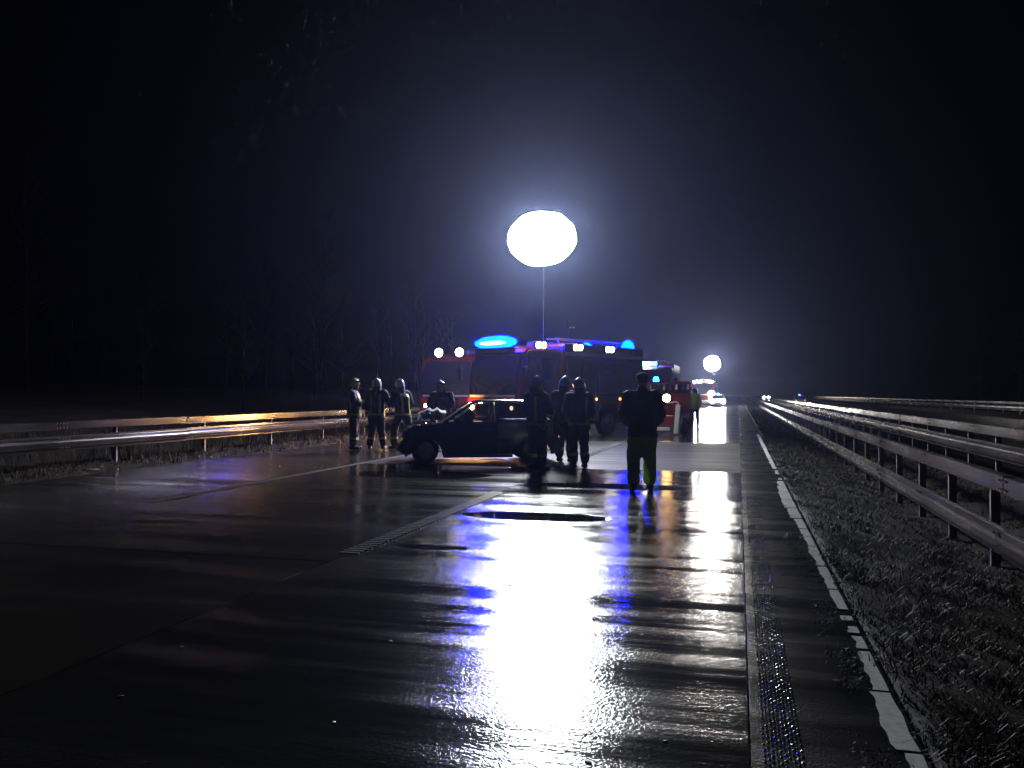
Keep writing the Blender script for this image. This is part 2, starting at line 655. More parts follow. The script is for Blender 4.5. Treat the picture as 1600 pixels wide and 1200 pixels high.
# profiled dot markings: right edge strip and the dashes along the lane joint
def dots(x0, x1, y0, y1, dx, dy, r, h, jit):
    b = bmesh.new()
    y = y0
    row = 0
    while y < y1:
        x = x0 + (dx / 2 if row % 2 else 0)
        while x < x1:
            if random.random() < .95 - max(0, (y - 5) * .085):
                cx, cy = x + random.uniform(-jit, jit), y + random.uniform(-jit, jit)
                rr = r * random.uniform(.7, 1.2)
                top = b.verts.new((cx, cy, h))
                ring = [b.verts.new((cx + rr * math.cos(q * 1.2566), cy + rr * math.sin(q * 1.2566), .002)) for q in range(5)]
                for q in range(5):
                    b.faces.new((ring[q], ring[(q + 1) % 5], top))
            x += dx
        y += dy
        row += 1
    return b
o = obj('raised_marking', dots(.10, .27, 2.3, 13, .034, .030, .0085, .007, .002), mat('dark_dots', (.10, .10, .10), .18))
o['kind'] = 'stuff'
o.name = 'marking_dots'
o['label'] = 'band of small raised dots along the right edge of the lane'
for (a0, a1) in ((7.3, 12.4), (20, 26)):
    b = bmesh.new()
    y = a0
    while y < a1:
        box(b, SEAM - .10 + random.uniform(-.006, .006), SEAM + .10, y, y + .045, 0, .009, .003, 1)
        y += .10
    o = obj('marking_ridges', b, dot_m)
    o['kind'] = 'stuff'
    o['label'] = 'ridged lane marking along the joint between the lanes'

# ---------------------------------------------------------------- guardrails
def w_profile(side):
    p = [(0, 0), (.0, .035), (.075, .075), (.08, .105), (.02, .145), (.02, .165), (.08, .205), (.075, .235), (0, .275), (0, .31)]
    return [(x * side, z) for x, z in p]
def rail_mesh(side, length=4.0):
    """W-beam sheet, 3 mm thick, running along +y."""
    b = bmesh.new()
    front = w_profile(side)
    loops = []
    for y in (0, length):
        f = [b.verts.new((x, y, z)) for x, z in front]
        k = [b.verts.new((x - .004 * side, y, z)) for x, z in front]
        loops.append(f + k[::-1])
    n = len(loops[0])
    for k in range(n):
        b.faces.new((loops[0][k], loops[0][(k + 1) % n], loops[1][(k + 1) % n], loops[1][k]))
    bmesh.ops.recalc_face_normals(b, faces=b.faces)
    return b
def mesh_of(bm_, m, name, smooth=False):
    me = bpy.data.meshes.new(name)
    bm_.to_mesh(me)
    bm_.free()
    me.materials.append(m)
    if smooth:
        for p in me.polygons:
            p.use_smooth = True
    return me
def bolts(side, zs, x):
    b = bmesh.new()
    for z in zs:
        for y in (-.12, -.04, .05, .13):
            tube(b, [(x, y, z), (x + .016 * side, y, z)], .014, 6)
    return b
def guardrail(label, X, side, zw, zu, uh, y0, y1, zpost, step=2.0, beam=True, near_bolts=40, post_off=.16, group=None, m=None):
    m = m or zinc_m
    t = thing('guardrail', label, 'guardrail', (X, 0, 0), 0, group)
    wm = mesh_of(rail_mesh(side), m, 'w_beam')
    um = mesh_of(B(-.13 if side > 0 else 0, 0 if side > 0 else .13, 0, 3.99, 0, uh, .012, 1), m, 'upper_beam')
    pm = mesh_of(box(box(B(-.05, .05, -.025, -.019, 0, 1), -.05, -.044, -.025, .025, 0, 1), .044, .05, -.025, .025, 0, 1), steel_old, 'post')
    bm1 = mesh_of(bolts(side, (.06, .25), .06 * side), bolt_m, 'bolts')
    bm2 = mesh_of(bolts(side, (uh * .25, uh * .75), 0), bolt_m, 'bolts')
    y = y0
    while y < y1:
        rz = R(random.uniform(-.12, .12))
        if beam:
            o = obj('w_beam', None, None, t, (random.uniform(-.008, .008), y, zw + random.uniform(-.008, .008)), (0, R(random.uniform(-1.2, 1.2)), rz), mesh=wm)
            if y < near_bolts:
                q = obj('bolts', None, None, t, (0.005 * side, y, zw), mesh=bm1)
                q['kind'] = 'stuff'
        obj('upper_beam', None, None, t, (random.uniform(-.006, .006), y, zu + random.uniform(-.006, .006)), (0, R(random.uniform(-1, 1)), rz), mesh=um)
        if y < near_bolts:
            q = obj('bolts', None, None, t, (0.003 * side, y, zu), mesh=bm2)
            q['kind'] = 'stuff'
        y += 4.0
    y = y0 + .9
    while y < min(y1, 130):
        p = obj('post', None, None, t, (-post_off * side, y, zpost), mesh=pm)
        p.scale = (1, 1, zu + uh * .6 - zpost)
        p.rotation_euler = (R(random.uniform(-.6, .6)), R(random.uniform(-.6, .6)), 0)
        y += step
    return t
guardrail('long galvanised guardrail with two beams beside the left shoulder, behind the three firefighters', -13.3, 1, .37, .79, .175, 2, 150, -.1, 3.2, group='guardrails along the motorway', m=steel_m)
guardrail('nearest guardrail on the right with bright W beam and upper beam', 2.72, -1, -.22, .45, .19, 2, 330, -.65, 2.0, group='guardrails along the motorway')
guardrail('second guardrail of the median with one upper beam, farther right', 4.62, -1, .30, .73, .19, 3, 330, -.4, 2.0, near_bolts=30, post_off=.18, group='guardrails along the motorway')
guardrail('far guardrail across the other carriageway', 19.2, -1, .35, .80, .18, 10, 250, -.2, 4.0, near_bolts=0, group='guardrails along the motorway')

# ---------------------------------------------------------------- grass and litter of the verges
def blades(n, xr, yr_, hr, spread, seed, zf=ground_z, dens=None):
    rnd = random.Random(seed)
    vs, fs = [], []
    while len(fs) < n:
        y = yr_[0] + (yr_[1] - yr_[0]) * rnd.random() ** 2.0
        x = rnd.uniform(*xr)
        d = noise.noise((x * 1.7, y * 1.7, seed)) + .5 * noise.noise((x * 5, y * 5, seed))
        if d < rnd.uniform(-.7, .5):
            continue
        s = max(1.0, (y - 4) * .10)
        for q in range(3):
            a = rnd.uniform(0, 6.283)
            h = rnd.uniform(*hr) * (1 + .8 * max(0, d))
            l = rnd.uniform(.1, 1.0) * spread
            w = rnd.uniform(.0022, .0045) * s
            bx, by = x + rnd.gauss(0, .03), y + rnd.gauss(0, .03)
            z = zf(bx, by) + .05 * noise.noise((bx * 1.3, by * 1.3, 3)) - .005
            dx, dy = math.cos(a), math.sin(a)
            i = len(vs)
            vs += [(bx - dy * w, by + dx * w, z), (bx + dy * w, by - dx * w, z),
                   (bx + dx * l * h * .5 + dy * w * .7, by + dy * l * h * .5 - dx * w * .7, z + h * .65),
                   (bx + dx * l * h * .5 - dy * w * .7, by + dy * l * h * .5 + dx * w * .7, z + h * .65),
                   (bx + dx * l * h * 1.3, by + dy * l * h * 1.3, z + h * (.95 - .5 * l))]
            fs += [(i, i + 1, i + 2, i + 3), (i + 3, i + 2, i + 4)]
    return vs, fs
def stuff(name, vs, fs, m, label):
    me = bpy.data.meshes.new(name)
    me.from_pydata(vs, [], fs)
    me.materials.append(m)
    o = bpy.data.objects.new(name, me)
    COL.objects.link(o)
    o['kind'] = 'stuff'
    o['label'] = label
    return o
vs, fs = blades(180000, (.82, 4.6), (1.8, 40), (.018, .075), 2.0, 3)
stuff('grass', vs, fs, grass_m, 'short matted winter grass on the sloping median')
vs, fs = blades(26000, (.85, 5.2), (34, 120), (.08, .2), 1.1, 23)
stuff('grass', vs, fs, grass_m, 'grass of the median farther down the road')
vs, fs = blades(9000, (.85, 4.6), (1.8, 30), (.04, .11), 2.2, 13)
stuff('grass', vs, fs, straw_m, 'pale dead grass stalks scattered in the median')
vs, fs = blades(6000, (.765, .86), (2.2, 30), (.015, .05), 1.6, 5, lambda x, y: 0)
stuff('grass', vs, fs, grass_m, 'grass creeping over the edge line')
vs, fs = blades(5000, (.48, .655), (2.2, 12), (.005, .02), 1.8, 6, lambda x, y: .004 + (0 if .3 < 2 else 0))
stuff('moss', vs, fs, grass_m, 'moss and dirt along the left side of the edge line')
vs, fs = blades(30000, (-13.9, -11.8), (8, 45), (.05, .16), 1.0, 8)
stuff('grass', vs, fs, straw_m, 'dry grass under the left guardrail')
vs, fs = blades(20000, (-19, -13.5), (8, 60), (.15, .5), .8, 9)
stuff('grass', vs, fs, grass_m, 'rough tall grass behind the left guardrail')

def debris(x, y, z, s, m, label, group=None, flat=.25):
    b = bmesh.new()
    ell(b, (0, 0, 0), s, s * random.uniform(.35, .6), s * flat, 7, 4)
    for v in b.verts:
        v.co *= random.uniform(.75, 1.2)
    o = obj('debris', b, m, None, (x, y, z + s * flat * .6), (0, 0, random.uniform(0, 6)))
    tag(o, label, 'debris', group)
    return o
debris(-3.0, 3.55, 0, .018, debris_m, 'small pale chip lying on the near concrete left of centre')
debris(-12.44, 13.9, .0, .16, debris_m, 'pale flat scrap lying on the verge below the left guardrail', flat=.12)
b = box(B(-.17, .17, -.02, .02, 0, .03, .008, 1), .09, .17, -.02, .02, .02, .12, .008, 1)
tag(obj('bent_trim', b, debris_y, None, (-11.75, 22.9, .01), (0, 0, .3)), 'bent yellowish strip of trim on the ground left of the firefighters', 'debris')
for i in range(26):
    x, y = random.choice([(random.uniform(-11.5, -4), random.uniform(5, 17)), (random.uniform(-3.4, -.2), random.uniform(2.5, 9))])
    debris(x, y, 0, random.uniform(.008, .022), random.choice([debris_m, leaf_m]), 'tiny fragment scattered on the wet concrete', 'fragments scattered on the road')
for i in range(16):
    debris(random.uniform(-12.6, -11.9), random.uniform(11, 23), .02, random.uniform(.025, .06), random.choice([debris_m, leaf_m]), 'small scrap lying in the dry grass of the left verge', 'scraps on the left verge')

# ---------------------------------------------------------------- trees behind the rail
def tree_mesh(seed, h):
    rnd = random.Random(seed)
    t, c = bmesh.new(), bmesh.new()
    pts, rad = [], []
    x = y = 0
    for k in range(9):
        pts.append((x, y, h * k / 8))
        rad.append(max(.012, .011 * h * (1 - k / 8.6)))
        x += rnd.uniform(-.12, .12)
        y += rnd.uniform(-.12, .12)
    tube(t, pts, rad, 7)
    for k in range(46):
        f = rnd.uniform(.25, .98)
        i = min(7, int(f * 8))
        p = Vector(pts[i]).lerp(Vector(pts[i + 1]), f * 8 - i)
        a = rnd.uniform(0, 6.283)
        L_ = h * .28 * (1.15 - f) * rnd.uniform(.5, 1.2) + .3
        d = Vector((math.cos(a), math.sin(a), rnd.uniform(.5, 1.3))).normalized()
        q = p + d * L_ * .5 + Vector((0, 0, rnd.uniform(-.1, .1)))
        e = q + (d + Vector((0, 0, .35))).normalized() * L_ * .5
        r = .016 * L_ + .006
        tube(c, [p, q, e], [r, r * .6, .004], 5, False)
        for s in range(7):
            g = rnd.uniform(.25, 1)
            pp = p.lerp(q, g * 2) if g < .5 else q.lerp(e, g * 2 - 1)
            dd = (d + Vector((rnd.uniform(-.8, .8), rnd.uniform(-.8, .8), rnd.uniform(-.2, .6)))).normalized()
            l2 = L_ * rnd.uniform(.15, .4)
            tube(c, [pp, pp + dd * l2 * .5, pp + (dd + Vector((0, 0, .2))) * l2], [.007, .005, .003], 3, False)
    return mesh_of(t, bark_m, 'trunk', True), mesh_of(c, bark_m, 'crown')
TM = [tree_mesh(11 + i, 9.5 + 1.7 * i) for i in range(4)]
spots = [(-25.2, 31.0), (-21.0, 32.3), (-25.5, 47.0), (-28, 56)]
rt = random.Random(4)
while len(spots) < 46:
    p = (rt.uniform(-72, -33), rt.uniform(14, 110))
    if all((p[0] - q[0]) ** 2 + (p[1] - q[1]) ** 2 > 5 for q in spots):
        spots.append(p)
for i in range(14):
    spots.append((rt.uniform(22, 45), rt.uniform(25, 110)))
lab = {0: 'slender bare tree standing alone nearest the left guardrail', 1: 'thin bare tree behind the left guardrail, second from its near end'}
for i, (x, y) in enumerate(spots):
    l = lab.get(i, 'bare leafless tree in the dark wood behind the left guardrail' if x < 0 else 'bare leafless tree beyond the other carriageway')
    t = thing('bare_tree', l, 'tree', (x, y, ground_z(x, y) - .3), rt.uniform(0, 6.28), 'bare trees in the wood on the left' if x < 0 else 'bare trees beyond the other carriageway')
    k = i % 4
    obj('trunk', None, None, t, mesh=TM[k][0])
    obj('crown', None, None, t, mesh=TM[k][1])
    s = rt.uniform(.8, 1.3)
    t.scale = (s * .6, s * .6, s * .55) if i < 4 else (s, s, s)
# two green reflectors, the light they return given as emission
tag(obj('reflector', disc(bmesh.new(), (0, 0, 0), (.5, -1, 0), .045, .045, .02, 10), GREENREF, None, (-28.5, 50.9, 1.0)), 'tiny green reflector behind the left guardrail, left one of the pair', 'reflector', 'green reflectors')
tag(obj('reflector', disc(bmesh.new(), (0, 0, 0), (.5, -1, 0), .045, .045, .02, 10), GREENREF, None, (-28.2, 50.9, 1.02)), 'tiny green reflector behind the left guardrail, right one of the pair', 'reflector', 'green reflectors')

# ---------------------------------------------------------------- vehicles
def wheel(parent, x, y, r, w, side, name='wheel'):
    b = bmesh.new()
    s = side
    tube(b, [(0, 0, 0), (s * .03, 0, 0), (s * w * .5, 0, 0), (s * (w - .03), 0, 0), (s * w, 0, 0)], [r * .93, r * .99, r, r * .99, r * .92], 28)
    o = obj(name, b, rubber_m, parent, (x, y, r), smooth=False)
    q = bmesh.new()
    tube(q, [(s * (w - .06), 0, 0), (s * (w + .004), 0, 0)], [r * .62, r * .60], 20)
    tube(q, [(s * w, 0, 0), (s * (w + .05), 0, 0)], [r * .25, r * .2], 12)
    for k in range(8):
        a = k * math.pi / 4
        tube(q, [(s * w, r * .42 * math.cos(a), r * .42 * math.sin(a)), (s * (w + .03), r * .42 * math.cos(a), r * .42 * math.sin(a))], .025 * r / .5, 6)
    obj('rim', q, rim_m, o)
    return o

def light_lens(name, m, parent, c, d, r, depth=.03):
    return obj(name, disc(bmesh.new(), (0, 0, 0), d, r, r * .9, depth, 16), m, parent, c)

def fire_engine(label, loc, rz, length=7.2, lit=None, lamps='side', wide_bar=True, bar_m=None, rear_beacon=True):
    """Front at y=0, facing +y; runs back to y=-length."""
    t = thing('fire_engine', label, 'fire engine', loc, rz, 'fire engines at the scene')
    W2 = 1.25
    # chassis and cab
    obj('chassis', B(-.95, .95, -length + .2, -.3, .42, .72, .03), black_m, t)
    cabp = [(0, .55), (.0, 1.45), (-.12, 2.2), (-.32, 2.92), (-.46, 3.05), (-2.15, 3.08), (-2.2, 2.95), (-2.2, .62), (-1.95, .62), (-1.93, .82), (-1.75, 1.06), (-1.4, 1.16), (-1.05, 1.06), (-.87, .82), (-.85, .55)]
    b = prism(bmesh.new(), cabp, 0, -W2, W2)
    bmesh.ops.bevel(b, geom=[e for e in b.edges if abs(e.verts[0].co.x - e.verts[1].co.x) < 1e-6], offset=.07, segments=3, affect='EDGES')
    cab = obj('cab', b, red_m, t)
    b = bmesh.new()
    pts = [(-1.1, .012, 1.52), (1.1, .012, 1.52), (1.02, -.29, 2.86), (-1.02, -.29, 2.86)]
    mid = [(-1.13, -.085, 2.2), (1.13, -.085, 2.2)]
    v = [b.verts.new(p) for p in (pts[0], pts[1], mid[1], pts[2], pts[3], mid[0])]
    b.faces.new((v[0], v[1], v[2], v[5]))
    b.faces.new((v[5], v[2], v[3], v[4]))
    bmesh.ops.recalc_face_normals(b, faces=b.faces)
    for q in b.verts:
        q.co.y += .025
    ws = obj('windscreen', b, glass_m, t)
    for sx in (-1, 1):
        w = bmesh.new()
        tube(w, [(sx * .1, .045, 1.55), (sx * .75, -.01, 1.95)], .012, 5)
        obj('wiper', w, black_m, ws)
    obj('bumper', B(-1.27, 1.27, -.25, .12, .42, .78, .05), white_m, t)
    g = bmesh.new()
    for k in range(5):
        box(g, -.55, .55, .0, .03, .88 + k * .1, .94 + k * .1, .01, 1)
    obj('grille', g, black_m, t)
    obj('stripe', B(-1.05, 1.05, .002, .012, 1.42, 1.5), white_m, t)
    for sx in (-1, 1):
        d = obj('door', B(sx * W2 - .012, sx * W2 + .012, -1.02, -.30, .70, 2.0, .008, 1), red_m, t)
        obj('handle', B(sx * W2 - .03, sx * W2 + .035, -.98, -.82, 1.36, 1.40, .008, 1), black_m, d)
        w = bmesh.new()
        prism(w, [(-.34, 2.02), (-.46, 2.75), (-1.0, 2.75), (-1.0, 2.02)], 0, sx * (W2 - .002), sx * (W2 + .008))
        obj('window', w, glass_m, t)
        d2 = obj('door', B(sx * W2 - .012, sx * W2 + .012, -2.1, -1.82, .70, 2.9, .008, 1), red_m, t)
        w = bmesh.new()
        prism(w, [(-1.1, 2.02), (-1.1, 2.75), (-1.75, 2.75), (-1.75, 2.02)], 0, sx * (W2 - .002), sx * (W2 + .008))
        obj('window', w, glass_m, t)
        m_ = bmesh.new()
        tube(m_, [(sx * 1.22, -.18, 2.55), (sx * 1.5, .04, 2.55), (sx * 1.5, .04, 2.1)], .018, 6)
        box(m_, sx * 1.5 - .1, sx * 1.5 + .1, -.02, .08, 2.02, 2.42, .02, 1)
        obj('mirror', m_, black_m, t)
        # headlights
        h = obj('headlight', B(sx * .92 - .2, sx * .92 + .2, -.1, .025, .95, 1.17, .03), black_m, t)
        light_lens('lens', (HEAD_HOT if lit == sx else HEAD_L) if lit else rim_m, h, (sx * .92, .03, 1.06), (0, 1, 0), .075, .015)
    # body with roller shutters
    bl0, bl1 = -2.3, -length
    bodyp = [(bl0, .78), (bl0, 3.2), (bl0 - .08, 3.28), (bl1 + .08, 3.28), (bl1, 3.2), (bl1, .55), (-5.62, .55), (-5.58, .85), (-5.35, 1.16), (-4.95, 1.26), (-4.55, 1.16), (-4.32, .85), (-4.28, .55), (-2.35, .55)]
    b = prism(bmesh.new(), bodyp, 0, -W2, W2)
    bmesh.ops.bevel(b, geom=[e for e in b.edges if abs(e.verts[0].co.x - e.verts[1].co.x) < 1e-6 and e.calc_length() > 1], offset=.03, segments=2, affect='EDGES')
    body = obj('body', b, red_m, t)
    sl = mesh_of(B(-.008, .008, 0, 1, 0, .055, .004, 1), shutter_m, 'slat')
    for sx in (-1, 1):
        for (a0, a1, z0) in ((-2.45, -3.25, .85), (-3.35, -4.2, .85), (-4.3, -5.6, 1.42), (-5.75, -length + .12, .85)):
            sh = obj('roller_shutter', B(sx * W2 - .004, sx * W2 + .004, a1, a0, z0, 2.75), shutter_m, t)
            z = z0 + .005
            bb = bmesh.new()
            while z < 2.7:
                box(bb, sx * W2 - .006, sx * (W2 + .014), a1 + .02, a0 - .02, z, z + .07, .006, 1)
                z += .085
            s_ = obj('slats', bb, shutter_m, sh)
            s_['kind'] = 'stuff'
            obj('handle', B(sx * (W2 + .012), sx * (W2 + .035), a1 + .15, a0 - .15, z0 + .05, z0 + .08), chrome_m, sh)
        obj('stripe', B(sx * W2 - .003, sx * W2 + .006, bl1 + .05, bl0 - .05, 2.86, 3.0), white_m, t)
        for yy in (-1.8, -4.15, -5.62):
            light_lens('marker_light', AMBER if lamps else dred_m, t, (sx * W2, yy, 1.34), (sx, 0, 0), .05, .025)
        wheel(t, sx * .93, -1.4, .5, .3, sx)
        wheel(t, sx * .93, -4.95, .5, .3, sx)
        if lamps == 'side':
            for yy in (-1.0, -3.0, -4.9):
                hs = obj('scene_light', B(sx * (W2 + .0), sx * (W2 + .07), yy - .29, yy + .29, 3.04, 3.28, .02, 1), black_m, t)
                for q in (-.14, .14):
                    light_lens('lens', SCENE_L, hs, (sx * (W2 + .071), yy + q, 3.16), (sx, 0, -.25), .115, .02)
    # rear
    r = obj('rear_shutter', B(-.8, .8, -length - .012, -length + .004, .8, 2.75, .006, 1), shutter_m, t)
    for sx in (-1, 1):
        obj('tail_light', B(sx * 1.08 - .09, sx * 1.08 + .09, -length - .03, -length, .75, 1.05, .01, 1), dred_m, t)
    # roof: ladder, locker, beacons
    lad = bmesh.new()
    for q in (-.62, -.22):
        tube(lad, [(q, -2.6, 3.5), (q, -length + .1, 3.5)], .03, 6)
    for k in range(14):
        yy = -2.75 - k * .32
        if yy > -length + .15:
            tube(lad, [(-.62, yy, 3.5), (-.22, yy, 3.5)], .018, 6)
    for yy in (-3.0, -length + .6):
        tube(lad, [(-.42, yy, 3.26), (-.42, yy, 3.5)], .03, 6)
    obj('ladder', lad, rim_m, t)
    obj('roof_locker', B(.25, .95, -5.6, -2.8, 3.275, 3.45, .02, 1), shutter_m, t)
    if wide_bar:
        hb = obj('light_bar', B(-.65, 1.2, -.66, -.26, 3.02, 3.11, .02, 1), black_m, t)
        d = bmesh.new()
        rr = []
        for k in range(13):
            u = -1 + 2 * k / 12
            s_ = max(.12, (1 - abs(u) ** 2.4)) ** .5
            rr.append((.28 + u * .95, s_))
        n = 12
        rings = []
        for xx, s_ in rr:
            rings.append([d.verts.new((xx, -.46 + .17 * s_ * math.cos(2 * math.pi * k / n), 3.29 + .23 * s_ * math.sin(2 * math.pi * k / n))) for k in range(n)])
        for a, b2 in zip(rings, rings[1:]):
            for k in range(n):
                d.faces.new((a[k], a[(k + 1) % n], b2[(k + 1) % n], b2[k]))
        d.faces.new(rings[0][::-1])
        d.faces.new(rings[-1])
        bmesh.ops.recalc_face_normals(d, faces=d.faces)
        obj('dome', d, bar_m or glass_m, hb, smooth=True)
        if bar_m:
            c = bmesh.new()
            ell(c, (.28, -.30, 3.27), .62, .035, .06, 20, 8)
            obj('lamp_core', c, BLUEC, hb, smooth=True)
    else:
        fl = [(-.62, -.42), (.35, -.42)]
    if rear_beacon:
        for sx in (-1, 1):
            d = bmesh.new()
            tube(d, [(sx * 1.0, -length + .7, 3.27), (sx * 1.0, -length + .7, 3.33), (sx * 1.0, -length + .7, 3.50), (sx * 1.0, -length + .7, 3.60)], [.25, .26, .20, .06], 16)
            obj('beacon', d, BLUE if rear_beacon == 'lit' else glass_m, t)
    return t

# engine beside the wreck: heading from its rear to its front
h1 = math.atan2(.462, -.887)   # turn of +y onto (-.462,-.887)
h1 = math.atan2(-(-.462), -.887)
eng1 = fire_engine('large red fire engine with blue light bar and lit side lamps, angled behind the wreck', (-8.03, 26.99, 0), h1, 7.2, 1, 'side', True, BLUE, 'lit')
# work lamp bracket on its roof
wl = bmesh.new()
tube(wl, [(0, 0, 0), (0, 0, .85)], .018, 6)
o = obj('bracket', wl, black_m, eng1, (.6, -5.0, 3.27))
wl = bmesh.new()
tube(wl, [(-.14, 0, .8), (.14, 0, .8), (.14, 0, 1.06), (-.02, 0, 1.06)], .02, 6)
obj('frame', wl, chrome_m, o, rot=(0, 0, .5))

eng2 = fire_engine('red fire engine behind the wreck with two round white roof lamps', (-11.45, 32.0, 0), R(180 - 5), 7.0, 'both', None, False, None, None)
for sx in (-.5, .42):
    fl = obj('roof_lamp', disc(bmesh.new(), (sx, -.28, 3.22), (0, 1, 0), .17, .19, .12, 16), black_m, eng2)
    obj('lens', disc(bmesh.new(), (sx, -.155, 3.22), (0, 1, 0), .17, .16, .02, 16), SCENE_L, fl)
    obj('stalk', tube(bmesh.new(), [(sx, -.3, 3.0), (sx, -.25, 3.2)], .02, 6), black_m, fl)

# tall floodlights: an oval lit front in a dark housing on a telescopic mast
def floodlight(label, x, y, z0, z, rx, rz_, m, tilt=-6, turn=4):
    t = thing('floodlight', label, 'floodlight', (x, y, z0), 0, 'tall white floodlights')
    p = bmesh.new()
    for a, c, r in ((0, .4, .03), (.4, .75, .022), (.75, 1, .016)):
        tube(p, [(0, .35, (z - z0 - rz_ * .6) * a), (0, .35, (z - z0 - rz_ * .6) * c)], r, 10)
    obj('mast', p, black_m, t)
    rot = (R(tilt), 0, R(turn))
    e = bmesh.new()
    ell(e, (0, 0, 0), rx, .30, rz_, 64, 40)
    for q in e.verts:
        w_ = 1 + .04 * noise.noise((q.co.x * 1.6 + z, q.co.z * 1.6, 4)) + .03 * noise.noise((q.co.x * 5, q.co.z * 5, z))
        q.co.x *= w_
        q.co.z *= w_
    bmesh.ops.bisect_plane(e, geom=list(e.verts) + list(e.edges) + list(e.faces), plane_co=(0, .02, 0), plane_no=(0, 1, 0), clear_outer=True)
    obj('lamp', e, m, t, (0, 0, z - z0), rot, smooth=True)
    h = bmesh.new()
    ell(h, (0, .02, 0), rx * .99, .42, rz_ * .99, 40, 22)
    bmesh.ops.bisect_plane(h, geom=list(h.verts) + list(h.edges) + list(h.faces), plane_co=(0, .03, 0), plane_no=(0, -1, 0), clear_outer=True)
    obj('housing', h, black_m, t, (0, 0, z - z0), rot, smooth=True)
    return t
floodlight('big oval white floodlight glowing on a mast above the fire engine', -6.85, 29.25, 3.27, 7.13, 1.24, 1.0, BIG)
floodlight('far white floodlight glowing over the road in the distance, smaller in view', -3.63, 121.3, 3.0, 5.85, 1.12, 1.08, lampmat('flood_far', (1, .96, .9), 400))

# far fire engine with headlights on, and helpers beyond
eng3 = fire_engine('distant fire engine facing the camera with bright headlights and a row of roof lamps', (-4.3, 107.5, 0), R(180 - 3), 7.0, None, None, False, None, None)
for sx in (-.95, .95):
    obj('headlamp', disc(bmesh.new(), (sx, .05, 1.05), (0, 1, 0), .22, .2, .03, 16), FARW, eng3)
for sx in (-1.0, -.72, -.45, .3, .55, .8, 1.15):
    obj('roof_lamp', disc(bmesh.new(), (sx, -.2, 3.12 + .06 * math.sin(sx * 9)), (0, 1, 0), .15, .14, .04, 12), FARROOF, eng3)
def small_car(label, loc, rz, lamp, r, beacon=None, group=None, paint=None):
    t = thing('car', label, 'car', loc, rz, group)
    p = [(2.0, .25), (2.1, .55), (1.95, .8), (1.0, .95), (.35, 1.42), (-1.1, 1.45), (-1.85, 1.0), (-2.1, .9), (-2.1, .3), (-1.72, .25), (-1.66, .45), (-1.3, .66), (-.94, .45), (-.9, .25), (.9, .25), (.94, .45), (1.3, .66), (1.66, .45), (1.7, .25)]
    b = prism(bmesh.new(), p, 0, -.85, .85)
    for v in b.verts:
        if v.co.z > 1.1:
            v.co.x *= .78
    bmesh.ops.bevel(b, geom=[e for e in b.edges if e.calc_length() > 1.2], offset=.05, segments=2, affect='EDGES')
    obj('body', b, paint or white_m, t)
    w = bmesh.new()
    q = [w.verts.new(v) for v in ((-.72, .96, .98), (.72, .96, .98), (.6, .42, 1.4), (-.6, .42, 1.4))]
    w.faces.new(q)
    for v in w.verts:
        v.co += Vector((0, .02, .02))
    obj('windscreen', w, glass_m, t)
    for sx in (-1, 1):
        for yy in (-1.3, 1.3):
            wheel(t, sx * .66, yy, .31, .2, sx)
        light_lens('headlight', lamp, t, (sx * .62, 2.06, .68), (0, 1, 0), r, .03)
    if beacon:
        obj('beacon', tube(bmesh.new(), [(0, -.2, 1.43), (0, -.2, 1.52), (0, -.2, 1.62)], [.16, .16, .08], 12), beacon, t)
    return t
small_car('police car with a blue beacon and headlights parked beside the distant fire engine', (-2.45, 104.6, 0), R(180), FARW, .24, lampmat('blue_far', (.02, .1, 1.0), 160))
small_car('distant car with two headlights on the other carriageway, dead ahead past the rail', (7.6, 255, -.12), R(180), lampmat('far_head', (1.0, .86, .7), 130), .33)
small_car('far police car with blue beacon beyond the median guardrails', (9.1, 137, -.12), R(180), lampmat('dim_head', (1.0, .6, .35), 1.5), .1, lampmat('blue_far2', (.01, .03, 1.0), 60))
light_lens('warning_light', AMBER_B, eng3, (-1.0, .3, 1.55), (0, 1, 0), .42, .05)

# red van behind the trolley, seen from behind
van = thing('van', 'red emergency van seen from behind, with a blue beacon and an amber lamp', 'van', (-2.85, 35.4, 0), R(5.5))
vp = [(0, .45), (0, 1.0), (.06, 1.55), (.16, 1.98), (.3, 2.06), (3.4, 2.06), (4.3, 1.3), (5.1, 1.05), (5.2, .45), (4.75, .45), (4.7, .62), (4.4, .72), (4.1, .62), (4.05, .45), (1.25, .45), (1.2, .62), (.9, .72), (.6, .62), (.55, .45)]
b = prism(bmesh.new(), vp, 0, -.92, .92)
bmesh.ops.bevel(b, geom=[e for e in b.edges if abs(e.verts[0].co.x - e.verts[1].co.x) < 1e-6 and e.calc_length() > .3], offset=.06, segments=2, affect='EDGES')
obj('body', b, red_m, van)
for sx in (-1, 1):
    d = obj('rear_door', B(min(sx * .02, sx * .84), max(sx * .02, sx * .84), -.02, .01, .6, 1.5, .01, 1), red_m, van)
    obj('handle', B(sx * .1 - .05, sx * .1 + .05, -.05, -.02, 1.05, 1.09, .008, 1), black_m, d)
    w = bmesh.new()
    v = [w.verts.new(p) for p in ((sx * .06, .035, 1.58), (sx * .8, .035, 1.58), (sx * .74, .12, 1.92), (sx * .06, .12, 1.92))]
    w.faces.new(v)
    bmesh.ops.translate(w, verts=w.verts, vec=(0, -.012, 0))
    obj('window', w, glass_m, van)
    obj('tail_light', B(sx * .86 - .06, sx * .86 + .06, -.035, .02, .9, 1.3, .01, 1), dred_m, van)
    for yy in (.9, 4.4):
        wheel(van, sx * .72, yy, .34, .22, sx)
obj('bumper', B(-.9, .9, -.1, .06, .42, .6, .03), white_m, van)
obj('beacon', tube(bmesh.new(), [(-.5, .5, 2.06), (-.5, .5, 2.14), (-.5, .5, 2.26)], [.13, .13, .08], 12), lampmat('blue_van', (.01, .12, 1.0), 30), van)
